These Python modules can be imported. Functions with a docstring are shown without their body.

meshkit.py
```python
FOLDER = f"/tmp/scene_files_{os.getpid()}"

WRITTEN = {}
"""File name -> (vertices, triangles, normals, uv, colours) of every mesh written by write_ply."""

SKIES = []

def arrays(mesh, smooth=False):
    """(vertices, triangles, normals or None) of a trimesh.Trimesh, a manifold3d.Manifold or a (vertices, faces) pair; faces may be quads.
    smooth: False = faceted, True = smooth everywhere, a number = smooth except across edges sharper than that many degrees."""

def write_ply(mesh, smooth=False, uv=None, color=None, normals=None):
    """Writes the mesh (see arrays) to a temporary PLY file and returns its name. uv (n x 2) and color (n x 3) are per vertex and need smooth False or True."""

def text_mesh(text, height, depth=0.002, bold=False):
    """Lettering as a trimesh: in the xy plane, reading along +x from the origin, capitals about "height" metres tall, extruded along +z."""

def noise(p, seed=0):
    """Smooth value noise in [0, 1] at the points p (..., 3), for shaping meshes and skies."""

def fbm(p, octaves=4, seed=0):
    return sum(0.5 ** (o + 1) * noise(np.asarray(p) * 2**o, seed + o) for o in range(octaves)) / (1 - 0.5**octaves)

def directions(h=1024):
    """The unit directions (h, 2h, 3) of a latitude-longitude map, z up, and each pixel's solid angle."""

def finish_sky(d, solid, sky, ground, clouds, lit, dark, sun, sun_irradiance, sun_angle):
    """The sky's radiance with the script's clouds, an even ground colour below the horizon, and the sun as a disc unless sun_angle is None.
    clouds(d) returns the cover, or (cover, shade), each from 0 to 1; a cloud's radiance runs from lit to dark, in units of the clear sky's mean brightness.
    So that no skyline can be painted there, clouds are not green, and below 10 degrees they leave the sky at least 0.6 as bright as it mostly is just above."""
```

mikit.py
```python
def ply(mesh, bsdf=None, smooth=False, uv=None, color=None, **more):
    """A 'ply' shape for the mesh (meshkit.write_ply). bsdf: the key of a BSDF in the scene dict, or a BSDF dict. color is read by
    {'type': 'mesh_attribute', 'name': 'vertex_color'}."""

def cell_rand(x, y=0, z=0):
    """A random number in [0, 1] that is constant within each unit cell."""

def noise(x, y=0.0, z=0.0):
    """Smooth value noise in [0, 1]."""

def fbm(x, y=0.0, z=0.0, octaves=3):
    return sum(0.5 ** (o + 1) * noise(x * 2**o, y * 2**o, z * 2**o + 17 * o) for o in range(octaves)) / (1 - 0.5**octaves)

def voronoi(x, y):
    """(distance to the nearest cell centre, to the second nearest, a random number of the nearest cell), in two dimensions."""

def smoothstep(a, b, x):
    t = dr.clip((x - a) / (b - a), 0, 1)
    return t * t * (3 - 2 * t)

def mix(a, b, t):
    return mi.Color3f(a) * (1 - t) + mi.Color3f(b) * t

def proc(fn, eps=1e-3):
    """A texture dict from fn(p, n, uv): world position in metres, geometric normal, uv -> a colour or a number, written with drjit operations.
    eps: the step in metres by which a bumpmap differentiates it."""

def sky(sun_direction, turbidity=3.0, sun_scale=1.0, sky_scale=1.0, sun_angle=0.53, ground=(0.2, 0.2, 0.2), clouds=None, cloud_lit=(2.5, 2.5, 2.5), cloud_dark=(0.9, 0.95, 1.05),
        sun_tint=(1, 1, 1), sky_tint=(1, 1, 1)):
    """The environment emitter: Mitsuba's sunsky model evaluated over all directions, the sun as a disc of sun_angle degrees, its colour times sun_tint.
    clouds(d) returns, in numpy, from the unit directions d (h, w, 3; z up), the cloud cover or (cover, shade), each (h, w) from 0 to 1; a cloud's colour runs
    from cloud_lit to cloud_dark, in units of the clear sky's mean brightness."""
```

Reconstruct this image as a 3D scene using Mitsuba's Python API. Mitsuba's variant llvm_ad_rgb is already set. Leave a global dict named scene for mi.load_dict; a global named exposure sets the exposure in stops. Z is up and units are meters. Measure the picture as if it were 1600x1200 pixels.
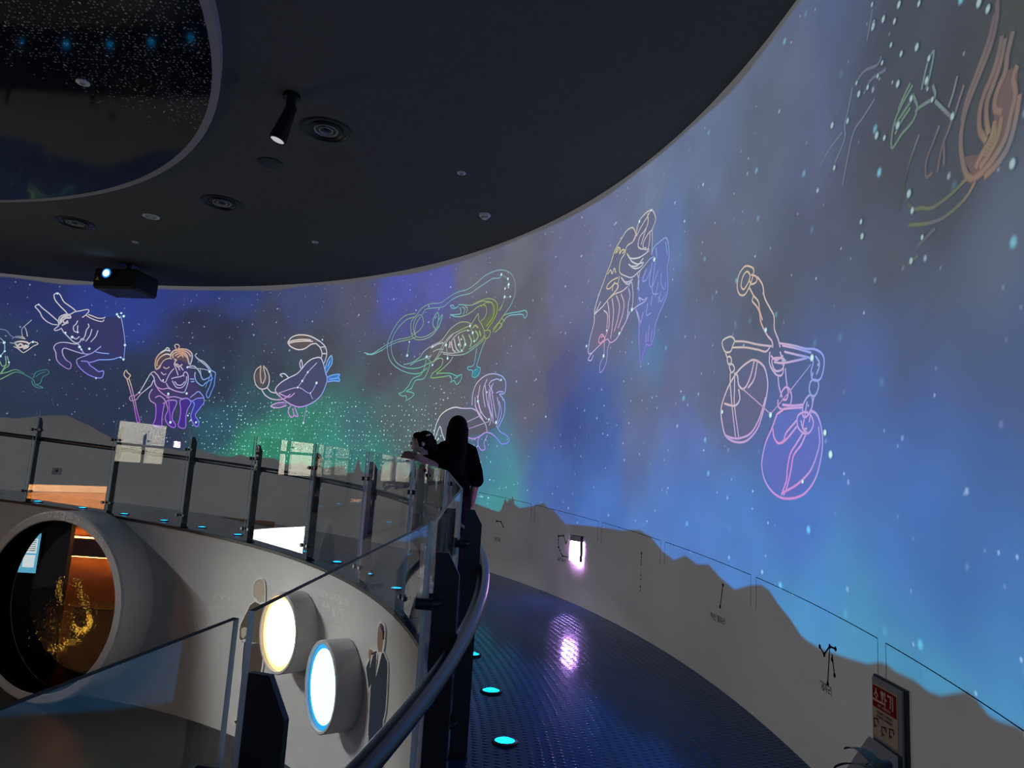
import math
import numpy as np
import drjit as dr
import mitsuba as mi
import trimesh
import manifold3d as m3
import shapely
from shapely.geometry import Polygon, Point, box as sbox
import mikit

T = mi.ScalarTransform4f
scene, labels = {}, {}

# ------------------------------------------------------------------ camera, light levels, exposure
PITCH, ROLL = 0.148485, 0.060622
CAM = np.array([6.09006, -2.90665, 1.5])
_fwd = np.array([0, math.cos(PITCH), math.sin(PITCH)])
_up0 = np.array([0, -math.sin(PITCH), math.cos(PITCH)])
_up = -math.sin(ROLL) * np.array([1.0, 0, 0]) + math.cos(ROLL) * _up0
scene['camera'] = {'type': 'perspective', 'fov': 72.087, 'fov_axis': 'x', 'near_clip': 0.02, 'far_clip': 100.0,
                   'to_world': T().look_at(origin=CAM.tolist(), target=(CAM + _fwd).tolist(), up=_up.tolist())}
exposure = 0.0
PROJECTION = 0.94      # radiance of the projected picture (1 = its full white)
HILL_GLOW = 0.62           # glow of the wall below the skyline: projector black level plus painted-in room light
DOORWAY = (9.0, 8.8, 8.0)       # bright white exhibit room on the lower floor, left of the frame
GALLERY = (3.2, 3.0, 2.35)       # cream lit gallery windows on the upper floor
ORANGE_ROOM = (5.6, 1.75, 0.30)
ORANGE_COVE = (7.5, 3.6, 1.3)
WARM_BOX = (3.4, 2.75, 1.9)
BLUE_BOX = (1.3, 2.3, 3.0)
WALL_LAMP = (34.0, 15.5, 42.0)
FLOOR_LED = (0.02, 1.3, 3.2)
SPOT_POWER = (18.6, 19.2, 19.0)   # each of nine added unseen heads left of the frame, brightening the lower white wall
AMBIENT = 0.020         # what the room's own light already adds to the picture on the wall
SPOT_LENS = (0.5, 0.5, 0.52)

# ------------------------------------------------------------------ the place, in metres (origin on the axis of the round hall)
R_WALL, R_RAIL, R_IN, R_LED, R_HANDRAIL = 7.5433, 5.90, 5.8827, 6.1768, 6.02
Z_CEIL, Z_LOW = 4.2449, -1.1564
TH_CAM = -0.445305


def floor_z(th):
    """Height of the ramp: it climbs around the hall and levels out on the upper landing."""
    t = np.asarray(th, float) - TH_CAM
    a, b, c = 0.82074, -0.287107, 0.062172
    u = np.clip(t, 0, 2.05)
    z = a * u + b * u**2 + c * u**3
    sl = a + 2 * b * 2.05 + 3 * c * 2.05**2
    d = np.clip(t - 2.05, 0, 0.8)
    z = z + sl * d * (1 - d / 1.6)
    return np.maximum(np.where(t < 0, a * t, z), Z_LOW)


def cyl(th, z, r):
    th, z, r = np.broadcast_arrays(np.asarray(th, float), np.asarray(z, float), np.asarray(r, float))
    return np.stack([r * np.cos(th), r * np.sin(th), z], -1)


# ------------------------------------------------------------------ helpers
def lin(c):
    c = np.asarray(c, float) / 255.0
    return np.where(c <= 0.04045, c / 12.92, ((c + 0.055) / 1.055) ** 2.4)


def rgb(*c):
    return {'type': 'rgb', 'value': [float(x) for x in c]}


def emit(c, weight=0.05):
    return {'type': 'area', 'radiance': rgb(*c), 'sampling_weight': float(weight)}


def key_of(name, parent=None):
    base = f'{parent}__{name}' if parent else name
    k, i = base, 0
    while k in scene or k in labels:
        i += 1
        k = f'{base}_{i:03d}'
    return k


def obj(name, mesh, bsdf, parent=None, label=None, cat=None, group=None, kind=None, smooth=False, **more):
    k = key_of(name, parent)
    if isinstance(mesh, dict):
        scene[k] = {**mesh, **more}
    else:
        scene[k] = mikit.ply(mesh, bsdf, smooth=smooth, **more)
    tag(k, label, cat, group, kind)
    return k


def tag(k, label=None, cat=None, group=None, kind=None):
    d = {a: b for a, b in (('label', label), ('category', cat), ('group', group), ('kind', kind)) if b}
    if d:
        labels[k] = d


def thing(name, label, cat, group=None):
    k = key_of(name)
    tag(k, label, cat, group)
    return k


def join(ms):
    vs, fs, n = [], [], 0
    for m in ms:
        v, f = (m.vertices, m.faces) if hasattr(m, 'vertices') else (np.asarray(m[0]), np.asarray(m[1]))
        if f.shape[1] == 4:
            f = np.vstack([f[:, [0, 1, 2]], f[:, [0, 2, 3]]])
        vs.append(np.asarray(v, float)); fs.append(np.asarray(f) + n); n += len(v)
    return np.vstack(vs), np.vstack(fs)


def grid(P):
    """Triangles over an (a, b, 3) array of points."""
    a, b = P.shape[:2]
    i, j = np.meshgrid(np.arange(a - 1), np.arange(b - 1), indexing='ij')
    q = np.stack([i * b + j, (i + 1) * b + j, (i + 1) * b + j + 1, i * b + j + 1], -1).reshape(-1, 4)
    return P.reshape(-1, 3), np.vstack([q[:, [0, 1, 2]], q[:, [0, 2, 3]]])


def box(c, s, frame=None, bevel=0.0):
    """Box with centre c and full sizes s; frame: rows are its x, y, z directions; bevel chamfers every edge."""
    if bevel:
        a = np.array(s) / 2
        m = m3.Manifold.batch_hull([m3.Manifold.cube(list(2 * (a - bevel * (1 - e))), True) for e in np.eye(3)])
        mm = m.to_mesh()
        v, f = np.array(mm.vert_properties[:, :3], float), np.array(mm.tri_verts)
    else:
        t = trimesh.creation.box(s)
        v, f = np.array(t.vertices), np.array(t.faces)
    if frame is not None:
        v = v @ np.asarray(frame)
    return v + np.asarray(c, float), f


def frame_at(th):
    """Rows: outward radial, along increasing angle, up."""
    return np.array([[math.cos(th), math.sin(th), 0], [-math.sin(th), math.cos(th), 0], [0, 0, 1.0]])


def tube(path, rad, n=14, closed=False):
    p = np.asarray(path, float)
    t = np.gradient(p, axis=0)
    t /= np.linalg.norm(t, axis=1, keepdims=True)
    ref = np.array([0, 0, 1.0]) if abs(t[:, 2]).mean() < 0.8 else np.array([1.0, 0, 0])
    a = np.cross(t, ref); a /= np.linalg.norm(a, axis=1, keepdims=True)
    b = np.cross(t, a)
    r = np.broadcast_to(rad, (len(p),))
    an = np.linspace(0, 2 * np.pi, n + 1)
    P = p[:, None] + r[:, None, None] * (np.cos(an)[None, :, None] * a[:, None] - np.sin(an)[None, :, None] * b[:, None])
    v, f = grid(P)
    k = len(v)
    v = np.vstack([v, p[:1], p[-1:]])
    m = n + 1
    i = np.arange(n)
    cap0 = np.stack([i, i + 1, i * 0 + k], 1)
    e = (len(p) - 1) * m
    cap1 = np.stack([e + i + 1, e + i, i * 0 + k + 1], 1)
    return v, np.vstack([f, cap0, cap1])


def lathe(profile, origin, axis=(0, 0, 1), n=48):
    """Turns (radius, height) pairs about an axis."""
    ax = np.asarray(axis, float); ax /= np.linalg.norm(ax)
    ref = np.array([1.0, 0, 0]) if abs(ax[0]) < 0.9 else np.array([0, 1.0, 0])
    a = np.cross(ref, ax); a /= np.linalg.norm(a)
    b = np.cross(ax, a)
    an = np.linspace(0, 2 * np.pi, n + 1)
    pr = np.asarray(profile, float)
    d = np.cos(an)[:, None] * a + np.sin(an)[:, None] * b
    P = np.asarray(origin, float) + pr[None, :, :1] * d[:, None] + pr[None, :, 1:] * ax
    return grid(P)


def tri_poly(poly):
    vs, fs, n = [], [], 0
    for g in getattr(poly, 'geoms', [poly]):
        if g.geom_type != 'Polygon' or g.area < 1e-9:
            continue
        v, f = trimesh.creation.triangulate_polygon(g, engine='earcut')
        vs.append(v); fs.append(np.asarray(f) + n); n += len(v)
    return (np.vstack(vs), np.vstack(fs)) if vs else (np.zeros((0, 2)), np.zeros((0, 3), int))


def wrap_poly(poly, r, step=0.12, inward=True):
    """A flat polygon in (arc length along the wall, height) bent onto the cylinder of radius r, facing the axis."""
    x0, y0, x1, y1 = poly.bounds
    vs, fs, n = [], [], 0
    for k in range(int(math.floor(x0 / step)), int(math.ceil(x1 / step)) + 1):
        v, f = tri_poly(poly.intersection(sbox(k * step, y0 - 1, (k + 1) * step, y1 + 1)))
        if len(v):
            vs.append(v); fs.append(f + n); n += len(v)
    v, f = np.vstack(vs), np.vstack(fs)
    a = v[f[:, 1]] - v[f[:, 0]]; b = v[f[:, 2]] - v[f[:, 0]]
    ccw = (a[:, 0] * b[:, 1] - a[:, 1] * b[:, 0]) > 0
    want = ~ccw if inward else ccw          # seen from the axis, arc length runs to the left
    f = np.where(want[:, None], f, f[:, ::-1])
    return cyl(v[:, 0] / R_REF(r), v[:, 1], r), f


def R_REF(r):
    return r


def slab_on_wall(poly, r_back, thick, step=0.12):
    """The polygon as a thin board on the inside of the cylinder."""
    r1 = r_back - thick
    v, f = wrap_poly(poly, r1, step)
    out = [(v, f)]
    for g in getattr(poly, 'geoms', [poly]):
        for ring in [g.exterior, *g.interiors]:
            c = np.array(ring.segmentize(step).coords)
            P = np.stack([cyl(c[:, 0] / r1, c[:, 1], r1), cyl(c[:, 0] / r1, c[:, 1], r_back)], 1)
            out.append(grid(P))
    return join(out)


def pairs(s):
    return np.array([float(x) for x in s.split()]).reshape(-1, 2)


def wall_poly(s, r):
    p = pairs(s)
    return Polygon(np.stack([p[:, 0] / 1e4 * r, p[:, 1] / 1e3], -1)).buffer(0)


def smooth_line(p, step):
    """Catmull-Rom through the points, at about one sample per step."""
    p = np.asarray(p, float)
    if len(p) < 3:
        n = max(2, int(np.linalg.norm(p[-1] - p[0]) / step) + 1)
        return p[0] + (p[-1] - p[0]) * np.linspace(0, 1, n)[:, None]
    closed = np.linalg.norm(p[0] - p[-1]) < 1e-6
    q = np.vstack([p[-2] if closed else 2 * p[0] - p[1], p, p[1] if closed else 2 * p[-1] - p[-2]])
    out = []
    for i in range(1, len(q) - 2):
        n = max(1, int(np.ceil(np.linalg.norm(q[i + 1] - q[i]) / step)))
        t = np.arange(n)[:, None] / n
        out.append(0.5 * (2 * q[i] + (q[i + 1] - q[i - 1]) * t + (2 * q[i - 1] - 5 * q[i] + 4 * q[i + 1] - q[i + 2]) * t**2 + (-q[i - 1] + 3 * q[i] - 3 * q[i + 1] + q[i + 2]) * t**3))
    return np.vstack([*out, p[-1:]])


# lettering: Hangul built from its letters as strokes
_o = [(0.5 + 0.5 * math.cos(a), 0.5 + 0.5 * math.sin(a)) for a in np.linspace(0, 2 * math.pi, 13)]
_s = [[(.5, 1), (.35, .5), (0, 0)], [(.45, .62), (1, 0)]]
_CH = 'ㄱㄲㄴㄷㄸㄹㅁㅂㅃㅅㅆㅇㅈㅉㅊㅋㅌㅍㅎ'
_C = {'ㄱ': [[(0, 1), (1, 1), (.85, 0)]], 'ㄴ': [[(0, 1), (0, 0), (1, 0)]], 'ㄷ': [[(1, 1), (0, 1), (0, 0), (1, 0)]], 'ㄹ': [[(0, 1), (1, 1), (1, .5), (0, .5), (0, 0), (1, 0)]],
      'ㅁ': [[(0, 0), (0, 1), (1, 1), (1, 0), (0, 0)]], 'ㅂ': [[(0, 1), (0, 0), (1, 0), (1, 1)], [(0, .5), (1, .5)]], 'ㅅ': _s, 'ㅇ': [_o],
      'ㅆ': [[(x * .5, y) for x, y in l] for l in _s] + [[(.5 + x * .5, y) for x, y in l] for l in _s],
      'ㅈ': [[(0, 1), (1, 1), (.5, .55), (0, 0)], [(.5, .55), (1, 0)]], 'ㅊ': [[(.35, 1), (.65, 1)], [(0, .78), (1, .78), (.5, .45), (0, 0)], [(.5, .45), (1, 0)]],
      'ㅋ': [[(0, 1), (1, 1), (.85, 0)], [(0, .55), (.95, .55)]], 'ㅌ': [[(1, 1), (0, 1), (0, 0), (1, 0)], [(0, .5), (1, .5)]], 'ㅍ': [[(0, 1), (1, 1)], [(.3, 1), (.3, 0)], [(.7, 1), (.7, 0)], [(0, 0), (1, 0)]],
      'ㅎ': [[(.3, 1), (.7, 1)], [(0, .75), (1, .75)], [(.2 + .6 * x, .58 * y) for x, y in _o]]}
for _a, _b in ('ㄲㄱ', 'ㄸㄷ', 'ㅃㅂ', 'ㅉㅈ'):
    _C[_a] = [[(x * .46 + o, y) for x, y in l] for o in (0, .54) for l in _C[_b]]
_VV = {0: [[(0, 1), (0, 0)], [(0, .5), (1, .5)]], 1: [[(0, 1), (0, 0)], [(0, .5), (.7, .5)], [(.7, 1), (.7, 0)]], 2: [[(0, 1), (0, 0)], [(0, .65), (1, .65)], [(0, .35), (1, .35)]], 4: [[(1, 1), (1, 0)], [(0, .5), (1, .5)]],
       5: [[(.5, 1), (.5, 0)], [(0, .5), (.5, .5)], [(1, 1), (1, 0)]], 6: [[(1, 1), (1, 0)], [(0, .65), (1, .65)], [(0, .35), (1, .35)]], 20: [[(.5, 1), (.5, 0)]]}
_VH = {8: [[(0, 0), (1, 0)], [(.5, 0), (.5, 1)]], 13: [[(0, 1), (1, 1)], [(.5, 1), (.5, 0)]], 18: [[(0, .5), (1, .5)]], 12: [[(0, 0), (1, 0)], [(.35, 0), (.35, 1)], [(.65, 0), (.65, 1)]]}
_T = ' ㄱㄲㄳㄴㄵㄶㄷㄹㄺㄻㄼㄽㄾㄿㅀㅁㅂㅄㅅㅆㅇㅈㅊㅋㅌㅍㅎ'


def hangul(text, size, gap=0.12):
    """Strokes (lists of points) of the text, letters 'size' tall, reading along +x."""
    out, x = [], 0.0

    def put(ls, bx):
        for l in ls:
            out.append([(x + size * (bx[0] + (bx[2] - bx[0]) * a), size * (bx[1] + (bx[3] - bx[1]) * b)) for a, b in l])

    for ch in text:
        if ch == ' ':
            x += 0.45 * size
            continue
        c = ord(ch) - 0xAC00
        L, V, F = c // 588, (c % 588) // 28, c % 28
        lead = _C[_CH[L]]
        y = 0.42 if F else 0.0
        if V == 9:
            put(lead, (.1, .5 + y * .4, .6, 1)); put(_VH[8], (0, .12 + y * .7, .66, .42 + y * .4)); put(_VV[0], (.78, y, 1, 1))
        elif V in _VV:
            put(lead, (.05, y + .12 * (1 - y), .55, .95)); put(_VV[V], (.7, y, .98, 1))
        else:
            put(lead, (.22, .48 + y * .4, .78, 1)); put(_VH.get(V, _VH[18]), (0, .1 + y * .75, 1, .36 + y * .55))
        if F:
            put(_C[{'ㄺ': 'ㄹ', 'ㄻ': 'ㄹ', 'ㄶ': 'ㄴ', 'ㅄ': 'ㅂ'}.get(_T[F], _T[F])], (.18, 0, .82, .34))
        x += size * (1 + gap)
    return out, x


def stroke_poly(strokes, w):
    return shapely.union_all([shapely.LineString(l).buffer(w / 2, cap_style=3, join_style=2) for l in strokes])


def turned(poly, th, z, r, slope=0.0):
    """Lettering placed on the inside of the cylinder: +x of the text runs towards smaller angles."""
    return shapely.affinity.affine_transform(poly, [-1, 0, -slope, 1, th * r, z])


# ------------------------------------------------------------------ materials
def diffuse(c, two=True):
    b = {'type': 'diffuse', 'reflectance': c if isinstance(c, dict) else rgb(*c)}
    return {'type': 'twosided', 'bsdf': b} if two else b


def princ(c, rough=0.5, metal=0.0, spec=0.5, **more):
    return {'type': 'twosided', 'bsdf': {'type': 'principled', 'base_color': c if isinstance(c, dict) else rgb(*c), 'roughness': float(rough), 'metallic': float(metal), 'specular': float(spec), **more}}

# ------------------------------------------------------------------ measured on the wall: hill line (angle, height), sky colours (arc length, height, sRGB)
MTN = """-0.1284,0.960 -0.1217,0.957 -0.1136,0.947 -0.1063,0.947 -0.1022,0.960 -0.0968,0.977 -0.0912,0.982 -0.0803,0.953 -0.0714,0.929 -0.0611,0.922 -0.0503,0.934 -0.0330,0.932 -0.0240,0.943 -0.0178,0.940 -0.0047,0.910 0.0123,0.898 0.0284,0.889 0.0491,0.882 0.0650,0.891 0.0723,0.903 0.0875,0.962 0.1033,1.011 0.1155,1.062 0.1281,1.078 0.1452,1.054 0.1674,1.009 0.1907,1.054 0.2102,1.114 0.2299,1.097 0.2504,1.136 0.2710,1.090 0.2926,1.132 0.3152,1.218 0.3380,1.257 0.3723,1.233 0.4078,1.234 0.4504,1.230 0.4913,1.220 0.5075,1.277 0.5210,1.339 0.5340,1.345 0.5410,1.391 0.5630,1.358 0.5962,1.320 0.6084,1.353 0.6140,1.434 0.6162,1.382 0.6195,1.407 0.6268,1.363 0.6306,1.410 0.6337,1.356 0.6386,1.282 0.6443,1.260 0.6931,1.316 0.7972,1.445 0.8608,1.577 0.8896,1.648 0.8951,1.702 0.9036,1.843 0.9091,1.707 0.9139,1.626 0.9231,1.624 0.9291,1.703 0.9326,1.638 0.9380,1.596 0.9750,1.602 0.9804,1.650 0.9872,1.781 0.9914,1.664 0.9956,1.596 1.0114,1.583 1.0222,1.677 1.0729,1.624 1.1158,1.668 1.1213,1.723 1.1256,1.669 1.1396,1.660 1.1552,1.655 1.1685,1.692 1.1855,1.731 1.2178,1.732 1.2393,1.714 1.2619,1.761 1.2827,1.720 1.3142,1.730 1.3609,1.804 1.3901,1.762 1.4386,1.809 1.4856,1.837 1.5318,1.874 1.5589,1.957 1.5860,2.058 1.6317,2.189 1.6674,2.170 1.7241,2.091 1.7524,2.094"""
SKYPTS = """13.35 4.13 30 48 100;12.96 3.88 32 52 110;12.17 4.10 38 62 145;11.64 3.78 38 66 150;11.29 4.15 48 64 145;10.66 4.10 54 66 140;9.80 4.10 55 70 132;10.61 3.72 48 56 80;10.05 3.54 48 56 78;13.24 3.36 38 58 95;12.84 3.01 40 56 88;12.24 2.66 42 54 82;13.02 2.51 42 56 82;11.65 2.51 42 54 82;11.19 2.73 44 56 80;10.05 2.77 46 58 80;10.86 1.88 52 62 92;11.99 2.25 44 54 80;9.19 3.72 66 70 95;8.90 4.09 68 76 125;8.31 3.14 72 76 88;9.20 2.97 60 68 84;7.72 3.92 82 85 108;7.02 4.02 76 88 175;6.18 3.94 85 92 175;6.74 3.64 80 86 150;5.60 3.96 102 105 122;4.89 3.89 106 108 126;7.13 3.00 78 82 92;5.96 3.00 86 86 94;5.28 3.23 95 94 108;9.86 2.21 44 88 110;9.35 2.41 50 84 98;8.84 1.97 28 140 112;8.41 2.15 40 130 110;9.26 1.82 20 150 115;7.92 1.90 38 140 125;8.47 1.76 18 150 115;7.50 2.16 60 110 115;6.82 2.33 78 102 105;6.34 2.24 86 104 106;7.22 1.84 50 130 120;5.89 2.38 95 98 104;5.12 1.65 58 132 158;4.97 1.35 55 150 155;5.38 1.93 76 108 140;4.39 2.31 96 98 118;4.33 2.83 98 98 122;4.05 3.37 100 104 140;4.50 3.46 96 98 112;3.75 3.75 104 112 148;3.32 3.82 105 115 155;2.71 3.96 106 122 152;2.19 3.40 92 120 172;2.43 2.56 82 124 172;2.25 2.82 84 112 160;3.05 2.87 98 106 138;3.31 2.23 62 95 165;3.62 2.20 62 84 148;3.86 2.52 80 86 135;3.08 1.89 64 98 172;2.68 1.93 92 110 158;3.89 1.55 70 105 175;3.04 1.47 70 122 205;2.26 1.31 76 128 205;1.84 1.85 88 118 190;2.04 2.31 100 108 150;1.60 2.17 92 106 140;2.60 2.18 96 108 140;1.64 3.13 96 104 128;1.75 3.72 98 116 148;1.06 3.22 94 106 132;0.91 3.67 90 106 128;0.55 3.76 92 108 138;1.05 2.74 84 94 112;0.69 2.64 80 92 112;1.28 2.36 86 96 122;0.24 2.18 78 102 160;1.83 1.47 72 128 208;1.17 1.27 68 132 210;0.55 1.48 66 120 205;0.24 1.77 68 112 190;0.68 1.99 76 100 160;-0.04 2.02 70 105 172;0.25 1.13 62 138 205;0.55 1.00 62 145 200;0.09 0.95 60 150 190;-0.25 0.98 58 150 190;-0.26 1.27 58 122 198;-0.49 1.51 56 112 190;-0.67 1.22 52 118 192;-0.93 1.18 52 128 190;-0.58 0.99 60 152 190;-0.91 0.98 60 145 195;-0.85 1.43 55 108 180;-0.28 1.62 62 108 185;-0.51 1.84 62 96 160;-0.87 1.70 56 98 165;-0.39 2.08 72 92 128;-0.79 1.98 70 92 130;-1.01 1.87 68 92 135;0.06 2.43 80 95 118;-0.31 2.43 76 86 98;0.23 2.82 82 92 120;-0.07 2.85 74 82 96;0.35 3.26 86 98 130;0.09 3.48 78 92 122;0.21 3.86 80 98 135;-0.35 3.37 66 76 90;-0.33 2.99 68 76 86;-0.66 3.01 60 68 78;-0.75 2.54 66 76 84;-0.98 2.64 62 68 72;-1.09 2.87 66 74 72;-1.05 2.32 84 98 115;-0.65 2.25 78 92 115;-0.88 2.22 84 100 122"""
scene['paint_wall'] = diffuse((0.45, 0.45, 0.445))
scene['paint_inner'] = diffuse((0.66, 0.66, 0.645))


def ceiling_tone(p, n, uv):
    g = mikit.fbm(p.x * 26, p.y * 26, p.z * 26, octaves=3)
    return mi.Color3f(0.145, 0.152, 0.143) * (0.86 + 0.28 * g)


scene['paint_ceiling'] = diffuse(mikit.proc(ceiling_tone))
scene['paint_trim'] = diffuse((0.42, 0.42, 0.43))
scene['liner_black'] = diffuse((0.006, 0.006, 0.006))
scene['paint_ring'] = diffuse((0.62, 0.61, 0.60))


def star_print(p, n, uv):
    """Printed dust of stars on the glossy black ceiling disc, in a broad band across it."""
    x, y = mi.Float(p.x), mi.Float(p.y)
    band = (x - 3.0) * 0.62 - (y - 1.35) * 0.78
    g = mikit.fbm(x * 1.7, y * 1.7, 3.0)
    m = mikit.smoothstep(-0.25, 0.5, band + 0.42 + (g - 0.5) * 1.0)
    out = mi.Color3f(0.006, 0.0065, 0.0075)
    for cell, dens, rad, seed in ((0.028, 0.46, 0.0065, 1.0), (0.045, 0.30, 0.008, 2.0), (0.13, 0.25, 0.011, 3.0)):
        cx, cy = dr.floor(x / cell), dr.floor(y / cell)
        px = (cx + 0.25 + 0.5 * mikit.cell_rand(cx, cy, seed)) * cell
        py = (cy + 0.25 + 0.5 * mikit.cell_rand(cx, cy, seed + 10)) * cell
        on = mikit.cell_rand(cx, cy, seed + 20) < dens * m
        v = mikit.cell_rand(cx, cy, seed + 30)
        d = dr.sqrt(dr.square(x - px) + dr.square(y - py))
        out += dr.select(on, mikit.smoothstep(rad, rad * 0.3, d) * (0.25 + 0.75 * v), 0.0) * mi.Color3f(0.9, 0.88, 0.85)
    return dr.minimum(out, 0.9)


scene['black_gloss'] = princ(mikit.proc(star_print), rough=0.06, spec=0.5)
scene['black_plastic'] = princ((0.012, 0.012, 0.013), rough=0.42)
scene['post_paint'] = princ((0.014, 0.017, 0.022), rough=0.38, spec=0.4)
scene['rail_metal'] = princ((0.10, 0.104, 0.115), rough=0.28, metal=1.0)
scene['chrome'] = princ((0.75, 0.75, 0.76), rough=0.18, metal=1.0)
scene['white_plastic'] = princ((0.72, 0.72, 0.72), rough=0.4)
scene['glass'] = {'type': 'thindielectric', 'int_ior': 1.52}
scene['glass_edge_shaded'] = princ((0.05, 0.065, 0.06), rough=0.3)  # dark copy of the glass edge, shade of top and bottom painted in
scene['glass_edge_lit'] = princ((0.82, 0.86, 0.78), rough=0.3)  # bright copy of the same edge, light on the upright sides painted in


def ramp_tone(p, n, uv):
    g = mikit.fbm(p.x * 5, p.y * 5, 1.0)
    return mi.Color3f(0.006, 0.030, 0.085) * (0.8 + 0.4 * g)


scene['ramp_rubber'] = princ(mikit.proc(ramp_tone), rough=0.13, spec=0.5, spec_tint=0.9)


def low_floor_tone(p, n, uv):
    g = mikit.fbm(p.x * 2.2, p.y * 2.2, 2.0)
    return mi.Color3f(0.009, 0.014, 0.013) * (0.75 + 0.5 * g)


scene['low_floor_vinyl'] = princ(mikit.proc(low_floor_tone), rough=0.38, spec=0.35)
scene['orange_paint'] = diffuse((0.78, 0.42, 0.20))
scene['dark_partition'] = princ((0.012, 0.013, 0.013), rough=0.5)
scene['black_ink'] = diffuse((0.015, 0.016, 0.018))
scene['pale_ink'] = diffuse((0.86, 0.86, 0.83))
scene['grey_panel'] = diffuse((0.40, 0.41, 0.39))
scene['skin'] = princ((0.30, 0.19, 0.155), rough=0.55)
scene['skin_pale'] = princ((0.62, 0.50, 0.45), rough=0.5)
scene['black_cloth'] = diffuse((0.006, 0.006, 0.007))
scene['dark_cloth'] = diffuse((0.016, 0.016, 0.02))
scene['black_hair'] = princ((0.004, 0.0035, 0.0035), rough=0.7, spec=0.15)
scene['dark'] = diffuse((0.0, 0.0, 0.0))

# ------------------------------------------------------------------ the projected night sky on the outer wall (a screen that gives off its picture)
TH_P0, TH_P1, Z_P0 = -1.0, 2.2, 0.2
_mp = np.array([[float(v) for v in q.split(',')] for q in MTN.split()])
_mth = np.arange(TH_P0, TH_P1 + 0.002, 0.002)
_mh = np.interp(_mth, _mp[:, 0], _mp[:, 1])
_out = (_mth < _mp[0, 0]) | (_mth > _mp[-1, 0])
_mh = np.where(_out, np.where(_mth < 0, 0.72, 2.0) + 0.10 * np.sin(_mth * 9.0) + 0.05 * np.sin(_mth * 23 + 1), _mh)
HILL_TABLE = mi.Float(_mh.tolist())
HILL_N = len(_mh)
SKY = [(*map(float, q.split()[:2]), *np.maximum(lin([float(v) for v in q.split()[2:]]) - AMBIENT, 0.15 * lin([float(v) for v in q.split()[2:]]))) for q in SKYPTS.split(';')]


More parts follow.
